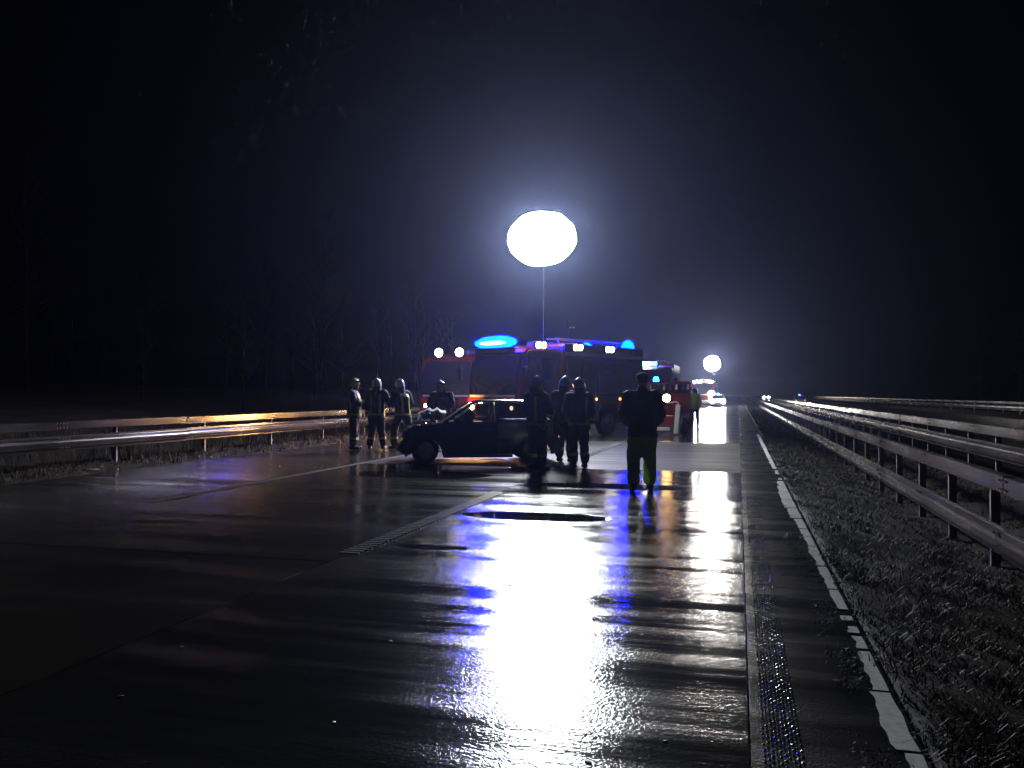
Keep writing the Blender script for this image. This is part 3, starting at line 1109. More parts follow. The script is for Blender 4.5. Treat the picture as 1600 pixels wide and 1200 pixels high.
fl = obj('work_lamp', disc(bmesh.new(), (-.08, -.1, 1.36), (.1, -1, 0), .1, .17, .06, 14), black_m, van)
obj('lens', disc(bmesh.new(), (-.075, -.165, 1.36), (.1, -1, 0), .16, .15, .02, 14), AMBER_B, fl)
# pale tubes imitating the bright reflections along the rear window
for k, xx in enumerate((-.75, -.45, -.18, .08, .33, .6, .8)):
    obj('window_glint', tube(bmesh.new(), [(xx, -.05, 1.72), (xx + .02, -.05, 1.93)], [.05, .035], 8), chrome_m if k % 2 else white_m, van)

# taller truck far behind with a white and blue roof bar
tt = fire_engine('fire engine mostly hidden behind the large one, with a white and blue roof bar', (-4.9, 47.3, 0), R(180), 7.0, None, None, False, None, None)
lb = obj('roof_bar', B(-.5, .5, -.75, -.45, 3.08, 3.14, .02, 1), black_m, tt)
obj('lamp', B(-.08, .5, -.5, -.4, 3.14, 3.36, .05), SCENE_L, lb)
obj('lamp', B(-.42, -.10, -.5, -.4, 3.14, 3.36, .05), lampmat('blue_bar', (.02, .25, 1.0), 40), lb)

# equipment trolley with white post
tr = thing('trolley', 'small wheeled equipment trolley with an upright white board, behind the walking man', 'trolley', (-2.25, 31.3, 0), R(-12))
obj('board', B(-.09, .09, -.03, .03, .06, 1.14, .015), white_m, tr, (.0, 0, 0), (0, R(5), 0))
hd = bmesh.new()
pts = [(-.32, .0, 1.18)] + [(-.02 + .12 * math.sin(q * .4), 0, 1.16 + .08 * math.cos(q * .4)) for q in range(0, 5)] + [(.1, 0, 1.08)]
tube(hd, pts, .018, 8)
obj('handle', hd, white_m, tr)
obj('frame', box(B(-.75, .5, .02, .5, .3, .38, .01, 1), -.72, -.1, .04, .44, .38, .72, .03), dred_m, tr)
obj('step_bar', B(-.78, -.22, -.05, -.01, .17, .30, .01), white_m, tr)
wheel(tr, .20, .1, .36, .14, 1)
wheel(tr, -.9, .3, .3, .14, -1)
rl = bmesh.new()
tube(rl, [(.1, .25, .62), (.5, .25, .62)], .22, 16)
obj('hose_reel', rl, black_m, tr)

# ---------------------------------------------------------------- the wreck (front at +x)
wr = thing('wrecked_car', 'dark hatchback with a crushed front and cracked windscreen, standing across the left lane', 'car', (-5.80, 18.25, -.065), R(180 + 23))
CW = .82
prof = [(1.78, .30), (1.84, .5), (1.74, .74), (1.55, .82), (.72, .94), (-1.62, 1.0), (-1.80, .82), (-1.86, .5), (-1.80, .28), (-1.58, .26),
        (-1.56, .36), (-1.48, .5), (-1.33, .60), (-1.16, .64), (-.99, .60), (-.84, .5), (-.76, .36), (-.74, .24), (.82, .24), (.84, .36), (.92, .5), (1.07, .60), (1.24, .64), (1.41, .60), (1.56, .5), (1.62, .36), (1.63, .30)]
b = prism(bmesh.new(), prof, 1, -CW, CW)
for k in range(22):
    bmesh.ops.bisect_plane(b, geom=list(b.verts) + list(b.edges) + list(b.faces), plane_co=(-1.8 + k * .17, 0, 0), plane_no=(1, 0, 0))
for k in range(5):
    bmesh.ops.bisect_plane(b, geom=list(b.verts) + list(b.edges) + list(b.faces), plane_co=(0, 0, .34 + k * .13), plane_no=(0, 0, 1))
for k in range(7):
    bmesh.ops.bisect_plane(b, geom=list(b.verts) + list(b.edges) + list(b.faces), plane_co=(0, -.66 + k * .22, 0), plane_no=(0, 1, 0))
def crush(v):
    x, y, z = v
    sgn = 1 if y > 0 else -1
    side = abs(y) / CW
    # barrel the sides: widest at the hip, tucked in at sill and belt
    tuck = .05 * ((z - .55) / .4) ** 2 if side > .97 else 0
    y -= sgn * tuck
    # round the corners in plan
    if x > 1.4:
        y *= 1 - .10 * ((x - 1.4) / .44) ** 2
    if x < -1.5:
        y *= 1 - .10 * ((-1.5 - x) / .36) ** 2
    # crumpled nose
    t = max(0, min(1, (x - .75) / 1.0))
    n1 = noise.noise((x * 3, y * 3, z * 3))
    n2 = noise.noise((x * 6 + 5, y * 6, z * 6))
    x -= t * (.16 + .16 * n1)
    z += t * (.09 * n1 + .05 * n2 + (.08 if z > .7 else 0))
    y += t * .07 * n2
    return Vector((x, y, z))
for v in b.verts:
    v.co = crush(v.co)
bmesh.ops.recalc_face_normals(b, faces=b.faces)
obj('body', b, carp_m, wr)
# cabin: pillars and roof as one shell, windows set proud
cab_poly = [(.78, .95), (.12, 1.40), (-.05, 1.445), (-.9, 1.45), (-1.35, 1.38), (-1.74, .98)]
b = bmesh.new()
inset = {0: .78, 1: .60, 2: .58, 3: .58, 4: .60, 5: .74}
l = [b.verts.new((x, inset[i], z)) for i, (x, z) in enumerate(cab_poly)]
r = [b.verts.new((x, -inset[i], z)) for i, (x, z) in enumerate(cab_poly)]
for i in range(1, 5):
    b.faces.new((l[i], l[i + 1], r[i + 1], r[i]))
obj('roof', b, carp_m, wr, smooth=True)
b = bmesh.new()
v = [b.verts.new(p) for p in ((.80, -.74, .965), (.80, .74, .965), (.14, .57, 1.40), (.14, -.57, 1.40))]
f = b.faces.new(v)
bmesh.ops.subdivide_edges(b, edges=list(b.edges), cuts=7, use_grid_fill=True)
for q in b.verts:
    q.co += Vector((.7, 0, 1)).normalized() * (.05 * math.cos(q.co.y * 2) - .04 + .012 * noise.noise(q.co * 5))
ws = obj('windscreen', b, shield_m, wr)
for sy in (-1, 1):
    def side_pt(x, z, off=0):
        t = (z - .95) / .5
        return (x, sy * (.775 - .19 * t + off), z)
    for (poly, nm) in (([(.60, .985), (.08, 1.345), (-.33, 1.375), (-.33, .985)], 'window'), ([(-.40, .985), (-.40, 1.375), (-.86, 1.385), (-1.22, 1.33), (-1.46, .99)], 'window')):
        b = bmesh.new()
        v = [b.verts.new(side_pt(x, z, .0)) for x, z in poly]
        b.faces.new(v)
        obj('window', b, carglass_m, wr)
    pil = bmesh.new()
    tube(pil, [side_pt(.80, .95), side_pt(.13, 1.40)], .03, 6)
    tube(pil, [side_pt(.13, 1.40), side_pt(-.05, 1.43), side_pt(-.9, 1.43), side_pt(-1.3, 1.38)], .028, 6)
    tube(pil, [side_pt(-.365, .97), side_pt(-.365, 1.42)], .035, 6)
    tube(pil, [side_pt(-1.3, 1.38), side_pt(-1.70, .97)], .055, 6)
    tube(pil, [side_pt(.80, .965), side_pt(-1.7, .985)], .022, 6)
    obj('window_frame', pil, carp_m, wr)
    # doors: proud skins following the side
    dpoly = [(.70, .30), (.74, .90), (-.34, .94), (-.34, .30)]
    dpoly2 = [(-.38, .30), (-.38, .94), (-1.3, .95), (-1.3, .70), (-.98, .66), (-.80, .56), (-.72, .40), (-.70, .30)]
    for dp, dm in ((dpoly, carp_m), (dpoly2, carglint_m)):
        b = bmesh.new()
        v = [b.verts.new((x, 0, z)) for x, z in dp]
        b.faces.new(v)
        for k in range(5):
            bmesh.ops.bisect_plane(b, geom=list(b.verts) + list(b.edges) + list(b.faces), plane_co=(0, 0, .4 + k * .1), plane_no=(0, 0, 1))
        for q in b.verts:
            z = q.co.z
            q.co.y = sy * (CW - .05 * ((z - .55) / .4) ** 2 + .012 + .012 * noise.noise((q.co.x * 4, z * 4, sy)))
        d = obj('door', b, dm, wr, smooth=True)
        x0 = min(p[0] for p in dp)
        obj('handle', B(x0 + .08, x0 + .26, sy * (CW - .01), sy * (CW + .035), .80, .835, .008, 1), chrome_m if dm is carp_m else black_m, d)
        obj('moulding', B(x0 + .03 if dm is carp_m else x0 + .62, x0 + 1.0 if dm is carp_m else x0 + .9, sy * (CW + .008), sy * (CW + .032), .555, .60, .008, 1), black_m, d)
    obj('sill', tube(bmesh.new(), [(-.72, sy * (CW - .03), .24), (.8, sy * (CW - .03), .24)], .045, 8), chrome_m if False else carglint_m, wr)
    m_ = bmesh.new()
    ell(m_, (.50, sy * .93, 1.0), .09, .10, .075, 10, 7)
    tube(m_, [(.5, sy * .76, .97), (.5, sy * .9, .98)], .02, 6)
    obj('mirror', m_, carp_m, wr, smooth=True)
    for xx in (-1.16, 1.20):
        wh = bmesh.new()
        rr = .285
        tube(wh, [(0, -.09, 0), (0, -.07, 0), (0, .07, 0), (0, .09, 0)], [rr * .9, rr, rr, rr * .9], 24)
        w_ = obj('wheel', wh, rubber_m, wr, (xx, sy * (CW - .12), rr + .065), (R(4) * (xx > 0) * sy, 0, R(14) if xx > 0 else 0))
        q = bmesh.new()
        disc(q, (0, sy * .06, 0), (0, sy, 0), .19, .18, .035, 18)
        for k in range(5):
            a = k * 1.2566
            tube(q, [(0, sy * .1, 0), (.17 * math.cos(a), sy * .1, .17 * math.sin(a))], .022, 5)
        obj('rim', q, rim_m, w_)
    tl = bmesh.new()
    box(tl, -1.79, -1.70, sy * .70 - .05, sy * .70 + .07, .56, .68, .02, 1)
    obj('tail_light', tl, TAIL, wr)
    hl = bmesh.new()
    ell(hl, (1.52, sy * .55, .70), .08, .16, .09, 10, 6)
    for q in hl.verts:
        q.co += Vector((.03, .02, .03)) * noise.noise(q.co * 14)
    obj('headlight', hl, chrome_m, wr)
# buckled bonnet, torn bumper, deflated airbag over the dash
b = bmesh.new()
bmesh.ops.create_grid(b, x_segments=14, y_segments=12, size=.5)
for q in b.verts:
    x, y = q.co.x, q.co.y
    fold = .26 * math.exp(-((x - .02) / .17) ** 2)
    q.co = Vector((1.12 + x * .78, y * 1.34, .97 + fold + .05 * noise.noise((x * 5, y * 5, 2)) - .12 * max(0, x) - .05 * abs(y)))
bn = obj('bonnet', b, carp_m, wr)
b = bmesh.new()
pts = [(1.72 - .06 * abs(k), -.8 + .2 * (k + 4), .40 + .06 * noise.noise((k * .7, 0, 3))) for k in range(-4, 5)]
tube(b, pts, [.05, .1, .12, .11, .13, .12, .12, .1, .05], 8)
obj('bumper', b, black_m, wr)
b = bmesh.new()
ell(b, (.98, -.1, 1.13), .30, .36, .13, 18, 10)
for q in b.verts:
    q.co += Vector((0, 0, 1)) * .05 * noise.noise(q.co * 6)
    q.co.z += .03 * math.sin(q.co.x * 30)
obj('torn_lining', b, bag_m, wr, smooth=True)
b = bmesh.new()
for k in range(9):
    p = Vector((random.uniform(1.2, 1.7), random.uniform(-.6, .7), random.uniform(.3, .6)))
    tube(b, [p, p + Vector((random.uniform(-.3, .3), random.uniform(-.3, .3), random.uniform(-.2, .2)))], random.uniform(.015, .05), 6)
obj('engine_parts', b, steel_old, wr)
obj('interior_lamp', B(-.12, .06, -.12, .12, 1.385, 1.41, .008, 1), lampmat('dome_lamp', (1.0, .66, .30), 45), wr)
obj('dashboard', B(.45, .85, -.68, .68, .80, .97, .05), black_m, wr)
for sy in (-.36, .36):
    st = bmesh.new()
    box(st, -.45, -.30, sy - .23, sy + .23, .6, 1.12, .05)
    box(st, -.44, -.34, sy - .12, sy + .12, 1.1, 1.3, .04)
    obj('seat', st, navy_m, wr)
    ab = bmesh.new()
    ell(ab, (.28, sy, 1.10), .20, .27, .20, 16, 10)
    for q in ab.verts:
        q.co += Vector((1, 1, 1)) * .03 * noise.noise(q.co * 7)
    obj('airbag', ab, bag_m, wr, smooth=True)
obj('number_plate', B(1.63, 1.65, -.26, .26, .36, .47), white_m, wr)
obj('aerial', tube(bmesh.new(), [(-.2, .1, 1.44), (-.55, .1, 1.72)], .004, 4), black_m, wr)

# ---------------------------------------------------------------- people
def person(label, loc, rz, pose, kit, scale=1.0, seed=0):
    t = thing('person', label, 'person', loc, rz, None, scale)
    V = Vector
    P = {
        'pelvis': V((0, 0, .95)), 'waist': V((0, .0, 1.08)), 'chest': V((0, .0, 1.30)), 'neck': V((0, -.01, 1.50)), 'head': V((0, .02, 1.66)),
        'sl': V((-.20, -.01, 1.44)), 'el': V((-.26, -.04, 1.16)), 'wl': V((-.25, .06, .92)),
        'sr': V((.20, -.01, 1.44)), 'er': V((.26, -.04, 1.16)), 'wr': V((.25, .06, .92)),
        'hl': V((-.10, 0, .92)), 'kl': V((-.115, .02, .50)), 'al': V((-.13, -.01, .09)),
        'hr': V((.10, 0, .92)), 'kr': V((.115, .02, .50)), 'ar': V((.13, -.01, .09)),
        'footl': .1, 'footr': -.1, 'look': 0.}
    for k, v in pose.items():
        P[k] = V(v) if isinstance(v, tuple) else v
    bulk = kit.get('bulk', 1.0)
    up = (P['neck'] - P['pelvis']).normalized()
    # body: one continuous skin, head with features, limbs, hands with five fingers
    b = bmesh.new()
    hc = P['head']
    Mh = Matrix.Rotation(P['look'], 3, 'Z')
    def H(x, y, z):
        return hc + Mh @ V((x, y, z))
    ell(b, H(0, -.01, .03), .076, .096, .105, 16, 12, Mh)
    ell(b, H(0, .025, -.055), .058, .07, .065, 12, 8, Mh)
    capsule(b, H(0, .085, .01), H(0, .112, -.03), .011, .016, 6)       # nose
    capsule(b, H(-.035, .082, .025), H(.035, .082, .025), .012, .012, 6)  # brow
    capsule(b, H(-.022, .088, -.062), H(.022, .088, -.062), .010, .010, 6)  # lips
    ell(b, H(0, .07, -.10), .025, .025, .018, 8, 6, Mh)               # chin
    for s in (-1, 1):
        ell(b, H(s * .078, -.01, .0), .012, .022, .034, 8, 6, Mh)
    capsule(b, P['neck'] - up * .06, hc - V((0, .01, .05)), .062, .055)
    for a, c, r0, r1 in (('pelvis', 'waist', .125, .12), ('waist', 'chest', .12, .135), ('chest', 'neck', .13, .07)):
        capsule(b, P[a], P[c], r0, r1)
    for s in 'lr':
        capsule(b, P['chest'] + up * .1, P['s' + s], .08, .062)
        capsule(b, P['s' + s], P['e' + s], .055, .043)
        capsule(b, P['e' + s], P['w' + s], .042, .03)
        capsule(b, P['h' + s], P['k' + s], .085, .058)
        capsule(b, P['k' + s], P['a' + s], .055, .04)
    hands = bmesh.new()
    for s, sg in (('l', -1), ('r', 1)):
        w = P['w' + s]
        d = (w - P['e' + s]).normalized()
        side = d.cross(V((sg, 0, 0)))
        if side.length < .2:
            side = V((0, 1, 0))
        side.normalize()
        nrm = d.cross(side).normalized()
        for tgt, ex in ((b, 0.), (hands, .006)):
            capsule(tgt, w, w + d * .03, .028 + ex, .03 + ex, 8)
            for f in range(4):
                o_ = side * (f - 1.5) * .021
                capsule(tgt, w + d * .03 + o_ * .7, w + d * .085 + o_, .013 + ex, .0115 + ex, 6)
                ln = (.038, .045, .042, .032)[f]
                k1 = w + d * .085 + o_
                inward = -nrm * sg
                k2 = k1 + (d * .8 + inward * .5).normalized() * ln
                k3 = k2 + (d * .35 + inward * .9).normalized() * ln * .8
                capsule(tgt, k1, k2, .0105 + ex, .0095 + ex, 6)
                capsule(tgt, k2, k3, .0095 + ex, .008 + ex, 6)
            th = w + d * .035 + side * .03
            capsule(tgt, th, th + (d * .6 + side * .7).normalized() * .04, .013 + ex, .0115 + ex, 6)
            capsule(tgt, th + (d * .6 + side * .7).normalized() * .04, th + (d * .9 + side * .6).normalized() * .075, .0115 + ex, .009 + ex, 6)
    obj('body', remesh(b, .0085, 2), skin_m, t, smooth=True)
    if kit.get('gloves', True):
        obj('gloves', remesh(hands, .009, 1), glove_m, t, smooth=True)
    else:
        hands.free()
    for s in (-1, 1):
        e = bmesh.new()
        ell(e, H(s * .033, .083, .008), .011, .008, .008, 8, 6, Mh)
        obj('eye', e, mat('eye_white', (.6, .6, .58), .2), t)
    # trousers
    b = bmesh.new()
    ell(b, P['pelvis'] + V((0, 0, -.02)), .175 * bulk, .145 * bulk, .15, 16, 10)
    for s in 'lr':
        capsule(b, P['h' + s], P['k' + s], .112 * bulk, .092 * bulk)
        capsule(b, P['k' + s], P['a' + s] + (P['k' + s] - P['a' + s]).normalized() * .08, .090 * bulk, .088 * bulk)
    tb = remesh(b, .017, 3, .040)
    for s in 'lr':
        if kit.get('cuff'):
            ax = (P['k' + s] - P['a' + s]).normalized()
            c0 = P['a' + s] + ax * .17
            pl = [(c0, -ax), (c0 + ax * .06, ax)]
            sx = -1 if s == 'l' else 1
            mid = (P['al'] + P['ar']) / 2
            dirv = (P['a' + s] - mid).normalized()
            pl.append((mid, -dirv))
            obj('reflective_band', slice_bm(tb, pl, .006), stripe_m, t, smooth=True)
    obj('trousers', tb, kit.get('trousers', navy_m), t, smooth=True)
    # boots
    for s in 'lr':
        b = bmesh.new()
        a = P['a' + s]
        yaw = P['foot' + s]
        fd = V((-math.sin(yaw), math.cos(yaw), 0))
        pitch = P.get('pitch' + s, 0.)
        fdp = V((fd.x * math.cos(pitch), fd.y * math.cos(pitch), -math.sin(pitch)))
        capsule(b, a + (P['k' + s] - a).normalized() * .16, a, .062, .055)
        capsule(b, a - fdp * .05 + V((0, 0, -.035)), a + fdp * .15 + V((0, 0, -.045)), .05, .047)
        for v in b.verts:
            if pitch == 0 and v.co.z < .002:
                v.co.z = .002
        obj('boot', remesh(b, .012, 2), boot_m, t, smooth=True)
    # jacket
    b = bmesh.new()
    hem = P['pelvis'] + V((0, 0, kit.get('hem', -.14)))
    rings = []
    for f, rx, ry in ((0, .205, .165), (.12, .20, .162), (.35, .19, .152), (.55, .205, .155), (.75, .225, .155), (.88, .215, .14), (.96, .14, .105), (1.04, .08, .08)):
        if f < .35:
            c = hem.lerp(P['waist'], f / .35)
        elif f < .7:
            c = P['waist'].lerp(P['chest'], (f - .35) / .35)
        else:
            c = P['chest'].lerp(P['neck'], (f - .7) / .34)
        rings.append((c, rx * bulk, ry * bulk, P.get('twist', 0.), .85))
    loft(b, rings, 20)
    for s in 'lr':
        capsule(b, P['chest'] + up * .1, P['s' + s], .10, .092 * bulk)
        capsule(b, P['s' + s], P['e' + s], .088 * bulk, .074 * bulk)
        capsule(b, P['e' + s], P['w' + s] - (P['w' + s] - P['e' + s]).normalized() * .02, .073 * bulk, .058 * bulk)
    capsule(b, P['neck'] - up * .03, P['neck'] + up * .05, .088, .082)
    jb = remesh(b, .017, 3, .046)
    for kind in kit.get('stripes', ()):
        if kind == 'hem':
            z = hem.z + .06
            pl = [((0, 0, z), (0, 0, -1)), ((0, 0, z + .055), (0, 0, 1)), ((.26, 0, 0), (1, 0, 0)), ((-.26, 0, 0), (-1, 0, 0))]
            obj('reflective_band', slice_bm(jb, pl, .006), stripe_m, t, smooth=True)
        if kind == 'chest':
            z = P['chest'].z - .04
            pl = [((0, 0, z), (0, 0, -1)), ((0, 0, z + .05), (0, 0, 1)), ((.2, 0, 0), (1, 0, 0)), ((-.2, 0, 0), (-1, 0, 0))]
            obj('reflective_band', slice_bm(jb, pl, .006), silver_m, t, smooth=True)
        if kind in ('back_l', 'back_r', 'front_l', 'front_r'):
            sx = -.11 if kind.endswith('l') else .11
            sy = -1 if kind.startswith('back') else 1
            pl = [((sx - .03, 0, 0), (-1, 0, 0)), ((sx + .03, 0, 0), (1, 0, 0)), ((0, 0, hem.z + .10), (0, 0, -1)), ((0, 0, P['chest'].z + .12), (0, 0, 1)), ((0, .0, 0), (0, -sy, 0))]
            obj('reflective_band', slice_bm(jb, pl, .006), stripe_m, t, smooth=True)
        if kind in ('arm_l', 'arm_r'):
            s = kind[-1]
            ax = (P['w' + s] - P['e' + s]).normalized()
            c0 = P['e' + s].lerp(P['w' + s], .55)
            pl = [(c0, -ax), (c0 + ax * .05, ax)]
            sg = -1 if s == 'l' else 1
            inner = P['e' + s].lerp(P['w' + s], .55)
            pl.append((V((sg * .13, 0, 0)) if abs(inner.x) > .2 else inner - ax, V((-sg, 0, 0)) if abs(inner.x) > .2 else -ax))
            obj('reflective_band', slice_bm(jb, pl, .006), stripe_m, t, smooth=True)
    if kit.get('patch'):
        pl = [((-.15, 0, 0), (-1, 0, 0)), ((.01, 0, 0), (1, 0, 0)), ((0, 0, P['chest'].z + .03), (0, 0, -1)), ((0, 0, P['chest'].z + .065), (0, 0, 1)), ((0, 0, 0), (0, 1, 0))]
        obj('back_patch', slice_bm(jb, pl, .005), mat('worn_patch', (.13, .14, .13), .6), t, smooth=True)
    obj('jacket', jb, kit.get('jacket', navy_m), t, smooth=True)
    # head gear
    hm = kit.get('helmet')
    if hm:
        b = bmesh.new()
        n = 24
        rings = []
        for (z, rx, ry, oy) in ((-.045, .115, .135, -.035), (-.02, .118, .140, -.03), (.01, .118, .138, -.015), (.05, .116, .134, -.01), (.09, .103, .118, -.01), (.125, .078, .09, -.01), (.15, .042, .05, -.01), (.158, .01, .012, -.01)):
            rings.append([b.verts.new(H(rx * math.cos(2 * math.pi * k / n), oy + ry * math.sin(2 * math.pi * k / n), z + (.05 if z < .0 and math.sin(2 * math.pi * k / n) > .3 else 0))) for k in range(n)])
        for a, c in zip(rings, rings[1:]):
            for k in range(n):
                b.faces.new((a[k], a[(k + 1) % n], c[(k + 1) % n], c[k]))
        b.faces.new(rings[-1])
        hel = obj('helmet', b, hm, t, smooth=True)
        cr = bmesh.new()
        tube(cr, [H(0, .125, .06), H(0, .09, .125), H(0, -.01, .168), H(0, -.10, .12), H(0, -.14, .04)], [.008, .014, .016, .014, .008], 8)
        obj('crest', cr, hm, hel, smooth=True)
        vi = bmesh.new()
        rr = []
        for z, e in ((.055, .012), (.10, .006)):
            rr.append([vi.verts.new(H((.118 + e) * math.sin(q * .22), -.01 + (.137 + e) * math.cos(q * .22), z)) for q in range(-6, 7)])
        for k in range(12):
            vi.faces.new((rr[0][k], rr[0][k + 1], rr[1][k + 1], rr[1][k]))
        obj('visor', vi, glass_m, hel)
        nf = bmesh.new()
        rr = []
        for z, rx, ry in ((-.03, .112, .132), (-.10, .115, .135), (-.17, .13, .15)):
            rr.append([nf.verts.new(H(rx * math.sin(math.pi + q * .2), -.03 + ry * math.cos(math.pi + q * .2), z)) for q in range(-7, 8)])
        for a, c in zip(rr, rr[1:]):
            for k in range(14):
                nf.faces.new((a[k], a[k + 1], c[k + 1], c[k]))
        obj('neck_guard', nf, leather_m, hel, smooth=True)
    else:
        b = bmesh.new()
        ell(b, H(0, -.018, .05), .086, .106, .088, 16, 10, Mh)
        for v in b.verts:
            v.co += V((1, 1, 1)) * .004 * noise.noise(v.co * 40)
        obj('hair', b, hair_m, t, smooth=True)
        if kit.get('cap'):
            b = bmesh.new()
            ell(b, H(0, -.015, .075), .092, .112, .07, 16, 10, Mh)
            ell(b, H(0, .11, .06), .07, .055, .012, 12, 6, Mh)
            obj('cap', b, cap_m, t, smooth=True)
    return t

FF = dict(bulk=1.06, stripes=('hem', 'back_r', 'back_l', 'arm_l', 'arm_r', 'front_l', 'front_r'), helmet=helmet_m, cuff=True)
def kit(**k):
    d = dict(FF)
    d.update(k)
    return d
# facing: rz turns +y; camera sees backs when rz is near 0
person('leftmost firefighter of the three by the guardrail, turned right, hands before his chest', (-10.14, 20.87, .01), R(-75),
       dict(el=(-.27, .05, 1.18), wl=(-.13, .26, 1.20), er=(.27, .06, 1.17), wr=(.12, .27, 1.14), look=.1), kit(), 1.07)
person('middle firefighter of the three by the guardrail, seen from behind', (-9.55, 21.05, .01), R(12),
       dict(er=(.34, -.05, 1.20), wr=(.30, .16, 1.08), hl=(-.11, 0, .92), al=(-.17, -.03, .09), ar=(.17, .02, .09), look=.25), kit(), 1.07)
person('firefighter stepping with legs apart at the right end of the three, his back lit warm', (-8.86, 21.25, .01), R(62),
       dict(kl=(-.12, .22, .52), al=(-.12, .20, .09), kr=(.11, -.12, .50), ar=(.11, -.42, .12), pitchr=.5, waist=(0, .03, 1.08), chest=(0, .07, 1.30), neck=(0, .1, 1.49), head=(0, .15, 1.64),
            sl=(-.20, .08, 1.43), sr=(.20, .08, 1.43), el=(-.27, .12, 1.17), er=(.27, .0, 1.17), wl=(-.2, .32, 1.12), wr=(.24, .14, .95)), kit(), 1.07)
person('firefighter in a dark suit leaning over the crushed bonnet of the wreck', (-7.35, 20.3, 0), R(190),
       dict(waist=(0, .04, 1.08), chest=(0, .16, 1.27), neck=(0, .26, 1.44), head=(0, .34, 1.58), sl=(-.20, .22, 1.40), sr=(.20, .22, 1.40), el=(-.27, .36, 1.16), er=(.27, .36, 1.16), wl=(-.16, .55, 1.10), wr=(.16, .55, 1.12)),
       kit(helmet=helmet_d, stripes=()), 1.07)
person('helmeted firefighter standing before the rear door of the wreck, head turned right', (-3.9, 16.25, 0), R(-32),
       dict(el=(-.31, -.05, 1.18), wl=(-.22, .12, .98), er=(.32, .02, 1.19), wr=(.20, .22, 1.10), look=-.3, al=(-.15, 0, .09), ar=(.15, 0, .09)), kit(helmet=helmet_d, stripes=('hem', 'back_r', 'arm_r')), 1.03)
person('left firefighter of the close pair right of the wreck, standing slightly behind the other', (-3.76, 18.35, 0), R(-12),
       dict(look=-.2, er=(.27, .03, 1.17), wr=(.17, .22, 1.05)), kit(helmet=helmet_d, stripes=('hem', 'back_r')), 1.05)
person('right firefighter of the close pair, nearer the camera, with pale reflective bands', (-3.17, 16.9, 0), R(28),
       dict(look=.2, el=(-.28, .04, 1.17), wl=(-.14, .24, 1.06), al=(-.11, 0, .09), ar=(.12, -.02, .09)), kit(helmet=helmet_d, stripes=('hem', 'back_r', 'arm_r')), 1.02)
person('man in a dark jacket and neon yellow trousers walking away on the wet lane', (-1.46, 13.15, 0), R(8),
       dict(kl=(-.13, .06, .50), al=(-.14, -.16, .11), pitchl=.25, kr=(.11, .10, .50), ar=(.12, .16, .085), el=(-.285, .0, 1.17), wl=(-.21, .20, 1.02), er=(.29, .0, 1.17), wr=(.21, .22, 1.01), look=-.1),
       dict(bulk=1.14, jacket=darkg_m, trousers=neon_m, helmet=None, cap=True, hem=-.12, patch=True, gloves=False), 1.03)
person('distant helper in a bright green vest standing beyond the trolley', (-2.05, 41.2, 0), R(160),
       dict(), dict(bulk=1.0, jacket=yellow_m, trousers=navy_m, helmet=helmet_d, stripes=()), 1.0)

# ---------------------------------------------------------------- headlights' beams
def spot(name, loc, d, energy, col, size, blend, parent=None, r=.08):
    l = bpy.data.lights.new(name, 'SPOT')
    l.energy = energy
    l.color = col
    l.spot_size = R(size)
    l.spot_blend = blend
    l.shadow_soft_size = r
    o = bpy.data.objects.new(name, l)
    COL.objects.link(o)
    o.location = loc
    o.rotation_euler = Vector(d).to_track_quat('-Z', 'Y').to_euler()
    o.parent = parent
    return o
for sx in (-1, 1):
    spot('headlight_beam', (sx * .92, .07, 1.06), (sx * .02, 1, -.045), 260 if sx > 0 else 90, (1, .60, .26), 110, 1.0, eng1)
    spot('headlight_beam', (sx * .92, .07, 1.06), (sx * .02, 1, -.03), 70, (1, .62, .28), 100, 1.0, eng2)
    spot('headlight_beam', (sx * .95, .12, 1.05), (0, 1, -.03), 2500, (1, .95, .88), 70, .8, eng3, .2)

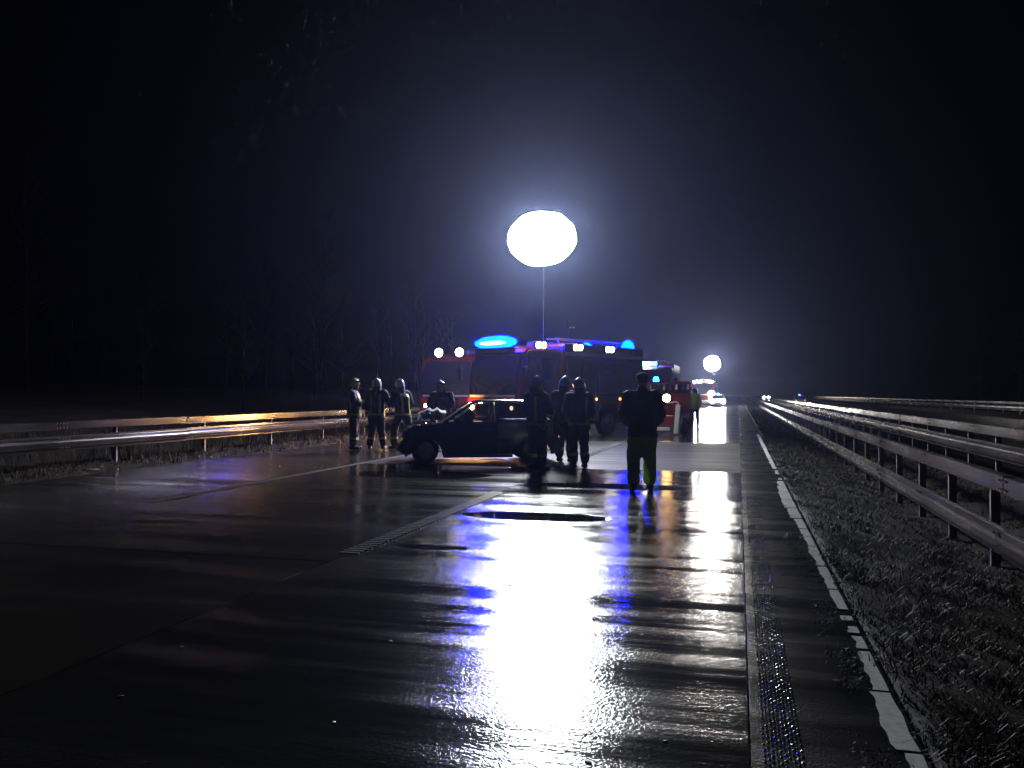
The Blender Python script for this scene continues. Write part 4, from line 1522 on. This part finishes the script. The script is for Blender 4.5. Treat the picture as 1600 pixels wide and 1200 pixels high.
# ---------------------------------------------------------------- rain: slender drops in the air
rnd = random.Random(21)
vs, fs = [], []
for k in range(24000):
    d = 13 + 22 * rnd.random() ** .6
    u = rnd.gauss(.03, .24)
    a = R(15.2)
    xc, zc = u * d, d
    x, y = xc * math.cos(a) - zc * math.sin(a), xc * math.sin(a) + zc * math.cos(a)
    z = rnd.uniform(.3, 15)
    if x < -13 and y < 3:
        continue
    ln = rnd.uniform(.05, .12)
    w = rnd.uniform(.0006, .0014)
    sx, sy = .08 * ln, .03 * ln
    i = len(vs)
    for q in range(3):
        an = q * 2.094
        vs.append((x + w * math.cos(an), y + w * math.sin(an), z))
    vs += [(x + sx, y + sy, z + ln), (x - sx * .2, y - sy * .2, z - ln * .25)]
    fs += [(i, i + 1, i + 3), (i + 1, i + 2, i + 3), (i + 2, i, i + 3), (i + 1, i, i + 4), (i + 2, i + 1, i + 4), (i, i + 2, i + 4)]
rm = bpy.data.materials.new('rain_water')
rm.use_nodes = True
nt = rm.node_tree
out = [n for n in nt.nodes if n.type == 'OUTPUT_MATERIAL'][0]
tr1 = nt.nodes.new('ShaderNodeBsdfTransparent')
tl1 = nt.nodes.new('ShaderNodeBsdfTranslucent')
tl1.inputs[0].default_value = (.9, .93, 1, 1)
mx = nt.nodes.new('ShaderNodeMixShader')
mx.inputs[0].default_value = .08
nt.links.new(tr1.outputs[0], mx.inputs[1])
nt.links.new(tl1.outputs[0], mx.inputs[2])
nt.links.new(mx.outputs[0], out.inputs['Surface'])
stuff('rain', vs, fs, rm, 'fine rain falling through the floodlight')

# ---------------------------------------------------------------- damp air
hz = obj('haze', B(-520, 520, -70, 1520, -3, 28), None)
hz.data.materials.clear()
hm_ = bpy.data.materials.new('haze_air')
hm_.use_nodes = True
nt = hm_.node_tree
for n in list(nt.nodes):
    if n.type == 'BSDF_PRINCIPLED':
        nt.nodes.remove(n)
pv = nt.nodes.new('ShaderNodeVolumePrincipled')
pv.inputs['Color'].default_value = (.46, .55, 1, 1)
pv.inputs['Density'].default_value = HAZE
pv.inputs['Anisotropy'].default_value = .83
nt.links.new(pv.outputs[0], [n for n in nt.nodes if n.type == 'OUTPUT_MATERIAL'][0].inputs['Volume'])
hz.data.materials.append(hm_)
hz['kind'] = 'stuff'
